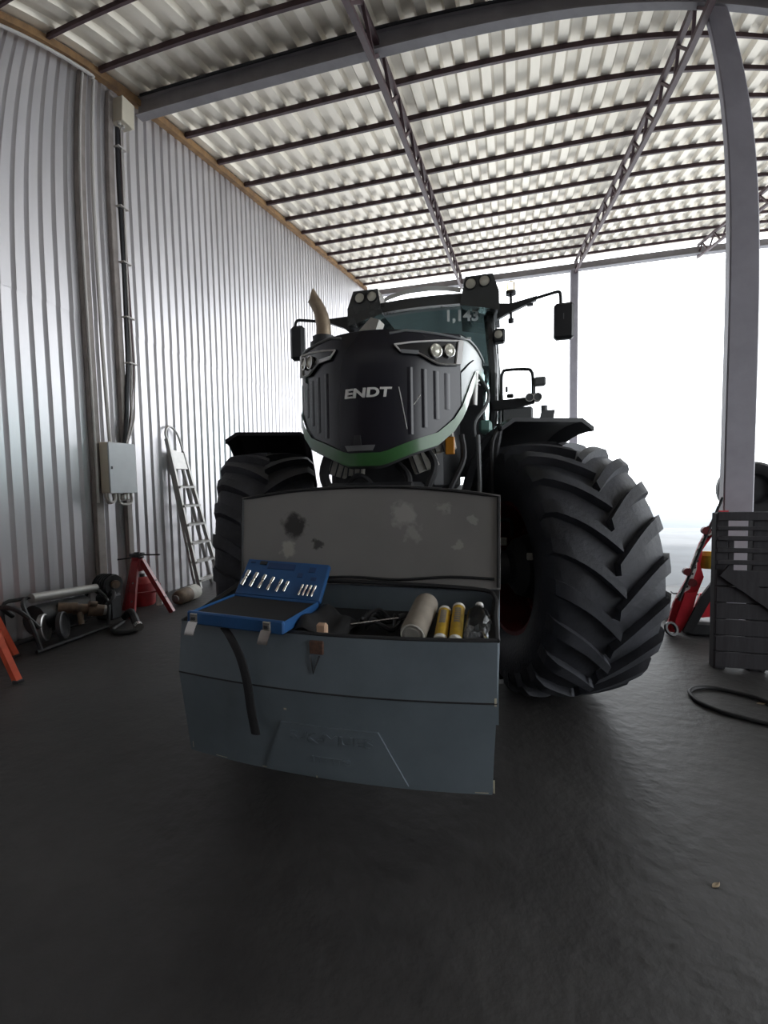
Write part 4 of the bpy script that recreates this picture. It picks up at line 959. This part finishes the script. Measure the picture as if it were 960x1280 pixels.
# ================================================================== RIGHT SIDE
cr = thing('wooden_pallet', 'dark stained wooden pallet standing upright in front of the column', 'pallet', (1.95, 4.0, 0))
def plank(x0, x1, y0, y1, z0, z1, name='slat'):
    b = MB(); b.box(((x0+x1)/2, (y0+y1)/2, (z0+z1)/2), (x1-x0, y1-y0, z1-z0), bev=.005); return b.build(name, 'crate', cr)
for x0, x1 in ((1.52, 1.60), (1.755, 1.86), (2.22, 2.32), (2.62, 2.72)): plank(x0, x1, 3.974, 4.055, 0, 1.19 if x0 < 1.6 else 1.15, 'stringer')
plank(1.52, 2.72, 3.952, 3.974, 1.135, 1.20)
for z0, z1 in ((1.062, 1.092), (.985, 1.02), (.895, .93), (.805, .84)): plank(1.52, 2.72, 3.952, 3.974, z0, z1)
plank(1.60, 1.64, 3.976, 3.996, .62, .985, 'block')
for k in range(6): plank(1.52, 2.72, 3.952, 3.974, .02+.125*k, .138+.125*k, 'slat')
plank(1.86, 2.22, 3.976, 3.996, .02, 1.13, 'board'); plank(2.32, 2.62, 3.976, 3.996, .02, 1.13, 'board')
b = MB(); b.bar((1.56, 3.940, .76), (2.40, 3.940, .12), .02, .09, (0, 0, 1)); b.build('diagonal_brace', 'crate', cr)
for z in (.06, .55): plank(1.53, 2.72, 4.056, 4.075, z, z+.10)

rm_ = thing('red_implement', 'red farm implement with perforated slanted arm behind the wooden pallet', 'implement', (1.75, 4.9, 0))
def rp(pts, y, t): return MB().prism([(x, y, z) for x, z in pts], (0, t, 0))
rp([(1.44, .02), (1.50, .30), (1.60, .52), (1.70, .86), (1.84, 1.16), (1.92, 1.16), (1.92, .98), (1.80, .93), (1.725, .80), (1.71, .66), (1.74, .55), (1.68, .36), (1.56, .02)], 4.78, .025).build('arm_plate', 'redbright', rm_)
pl = rp([(1.515, .34), (1.58, .46), (1.67, .78), (1.80, 1.08), (1.90, 1.12), (1.90, 1.02), (1.76, .92), (1.685, .74), (1.68, .62), (1.63, .44)], 4.772, .008).build('perforated_plate', 'white', rm_)
for k, (x, z) in enumerate([(1.70+.028*i, .80+.062*i) for i in range(5)]+[(1.66+.02*i, .66+.07*i) for i in range(6)]+[(1.60+.02*i, .46+.06*i) for i in range(5)]):
    b = MB(); b.cyl((x, 4.764, z), (x, 4.774, z), .013, n=8); b.build('hole', 'iron', pl)
for x, z in ((1.74, .98), (1.60, .60), (1.64, .50), (1.84, .93)):
    b = MB(); b.cyl((x, 4.74, z), (x, 4.78, z), .036, n=14); b.build('pivot_bush', 'rim', rm_)
rp([(1.48, .05), (1.58, .40), (1.68, .42), (1.60, .05)], 4.74, .03).build('lower_panel', 'redbright', rm_)
rp([(1.66, .14), (1.74, .38), (1.86, .42), (1.86, .17)], 4.85, .03).build('lower_panel', 'redbright', rm_)
rp([(1.56, .05), (1.70, .38), (1.86, .64), (1.86, .50), (1.78, .36), (1.64, .05)], 4.72, .03).build('black_link', 'rubber', rm_)
b = MB(); b.cyl((1.535, 4.75, .33), (1.86, 4.75, 1.28), .012, n=8); b.build('support_rod', 'iron', rm_)
b = MB(); b.lathe([(0, .0005), (0, .07), (.03, .085), (.12, .085), (.16, .05), (.16, .0005)], (1.80, 4.84, .62), (0, .1, 1), 16); b.build('yellow_tank', 'yellow', rm_)
b = MB(); b.lathe([(-.012, .045), (.012, .045), (.012, .065), (-.012, .065)], (1.46, 4.70, .075), (.4, -.8, .4), 18, closed=True); b.build('tow_ring', 'iron', rm_)
b = MB(); b.box((1.85, 5.5, .07), (.5, 1.5, .13), bev=.02); b.build('base_frame', 'iron', rm_)
b = MB(); b.bar((2.45, 5.95, .10), (2.55, 6.0, 1.3), .09, .09, (0, 1, 0)); b.bar((1.85, 5.95, .10), (2.5, 5.95, .10), .09, .09); b.build('wheel_mast', 'iron', rm_)
C = Vector((2.56, 5.9, 1.33))
b = MB(); b.lathe([(-.08, .17), (-.10, .20), (-.10, .27), (-.06, .295), (.06, .295), (.10, .27), (.10, .20), (.08, .17)], C, (.15, 1, 0), 36); b.build('transport_tyre', 'rubber', rm_, 50)
b = MB(); b.lathe([(-.08, .18), (-.03, .15), (-.03, .0005)], C, (.15, 1, 0), 28); b.lathe([(.08, .18), (.03, .15), (.03, .0005)], C, (.15, 1, 0), 28); b.build('transport_rim', 'iron', rm_)

ho = [(2.2, 3.0, .0), (1.9, 3.22, 0), (1.684, 3.318, 0), (1.61, 3.403, 0), (1.556, 3.472, 0), (1.463, 3.525, 0), (1.361, 3.564, 0), (1.267, 3.543, 0), (1.206, 3.49, 0), (1.183, 3.436, 0), (1.182, 3.353, 0), (1.201, 3.29, 0), (1.276, 3.2, 0), (1.361, 3.149, 0), (1.469, 3.094, 0), (1.578, 3.058, 0), (1.9, 2.95, 0)]
b = MB(); b.tube(catmull([(x, y, .0135) for x, y, z in ho], 4), .013, 8); tag(b.build('floor_hose', 'rubber', None, origin=(1.4, 3.3, 0)), 'black air hose looped on the floor in front of the wooden pallet', 'hose')
def leaf(x, y, s_, a, label):
    b = MB(); ca_, sa = math.cos(a), math.sin(a)
    b.grid(lambda u, v: Vector((x+(u-.5)*s_*2*ca_-(v-.5)*s_*math.sin(u*3.1)*sa, y+(u-.5)*s_*2*sa+(v-.5)*s_*math.sin(u*3.1)*ca_, .003+.004*math.sin(v*6)*u)), 6, 4)
    tag(b.build('dry_leaf', 'leaf', None, origin=(x, y, 0)), label, 'leaf')
leaf(.723, 1.786, .022, .7, 'small dry leaf lying alone on the dark floor')
leaf(1.572, 3.40, .03, .2, 'dry leaf caught against the floor hose')
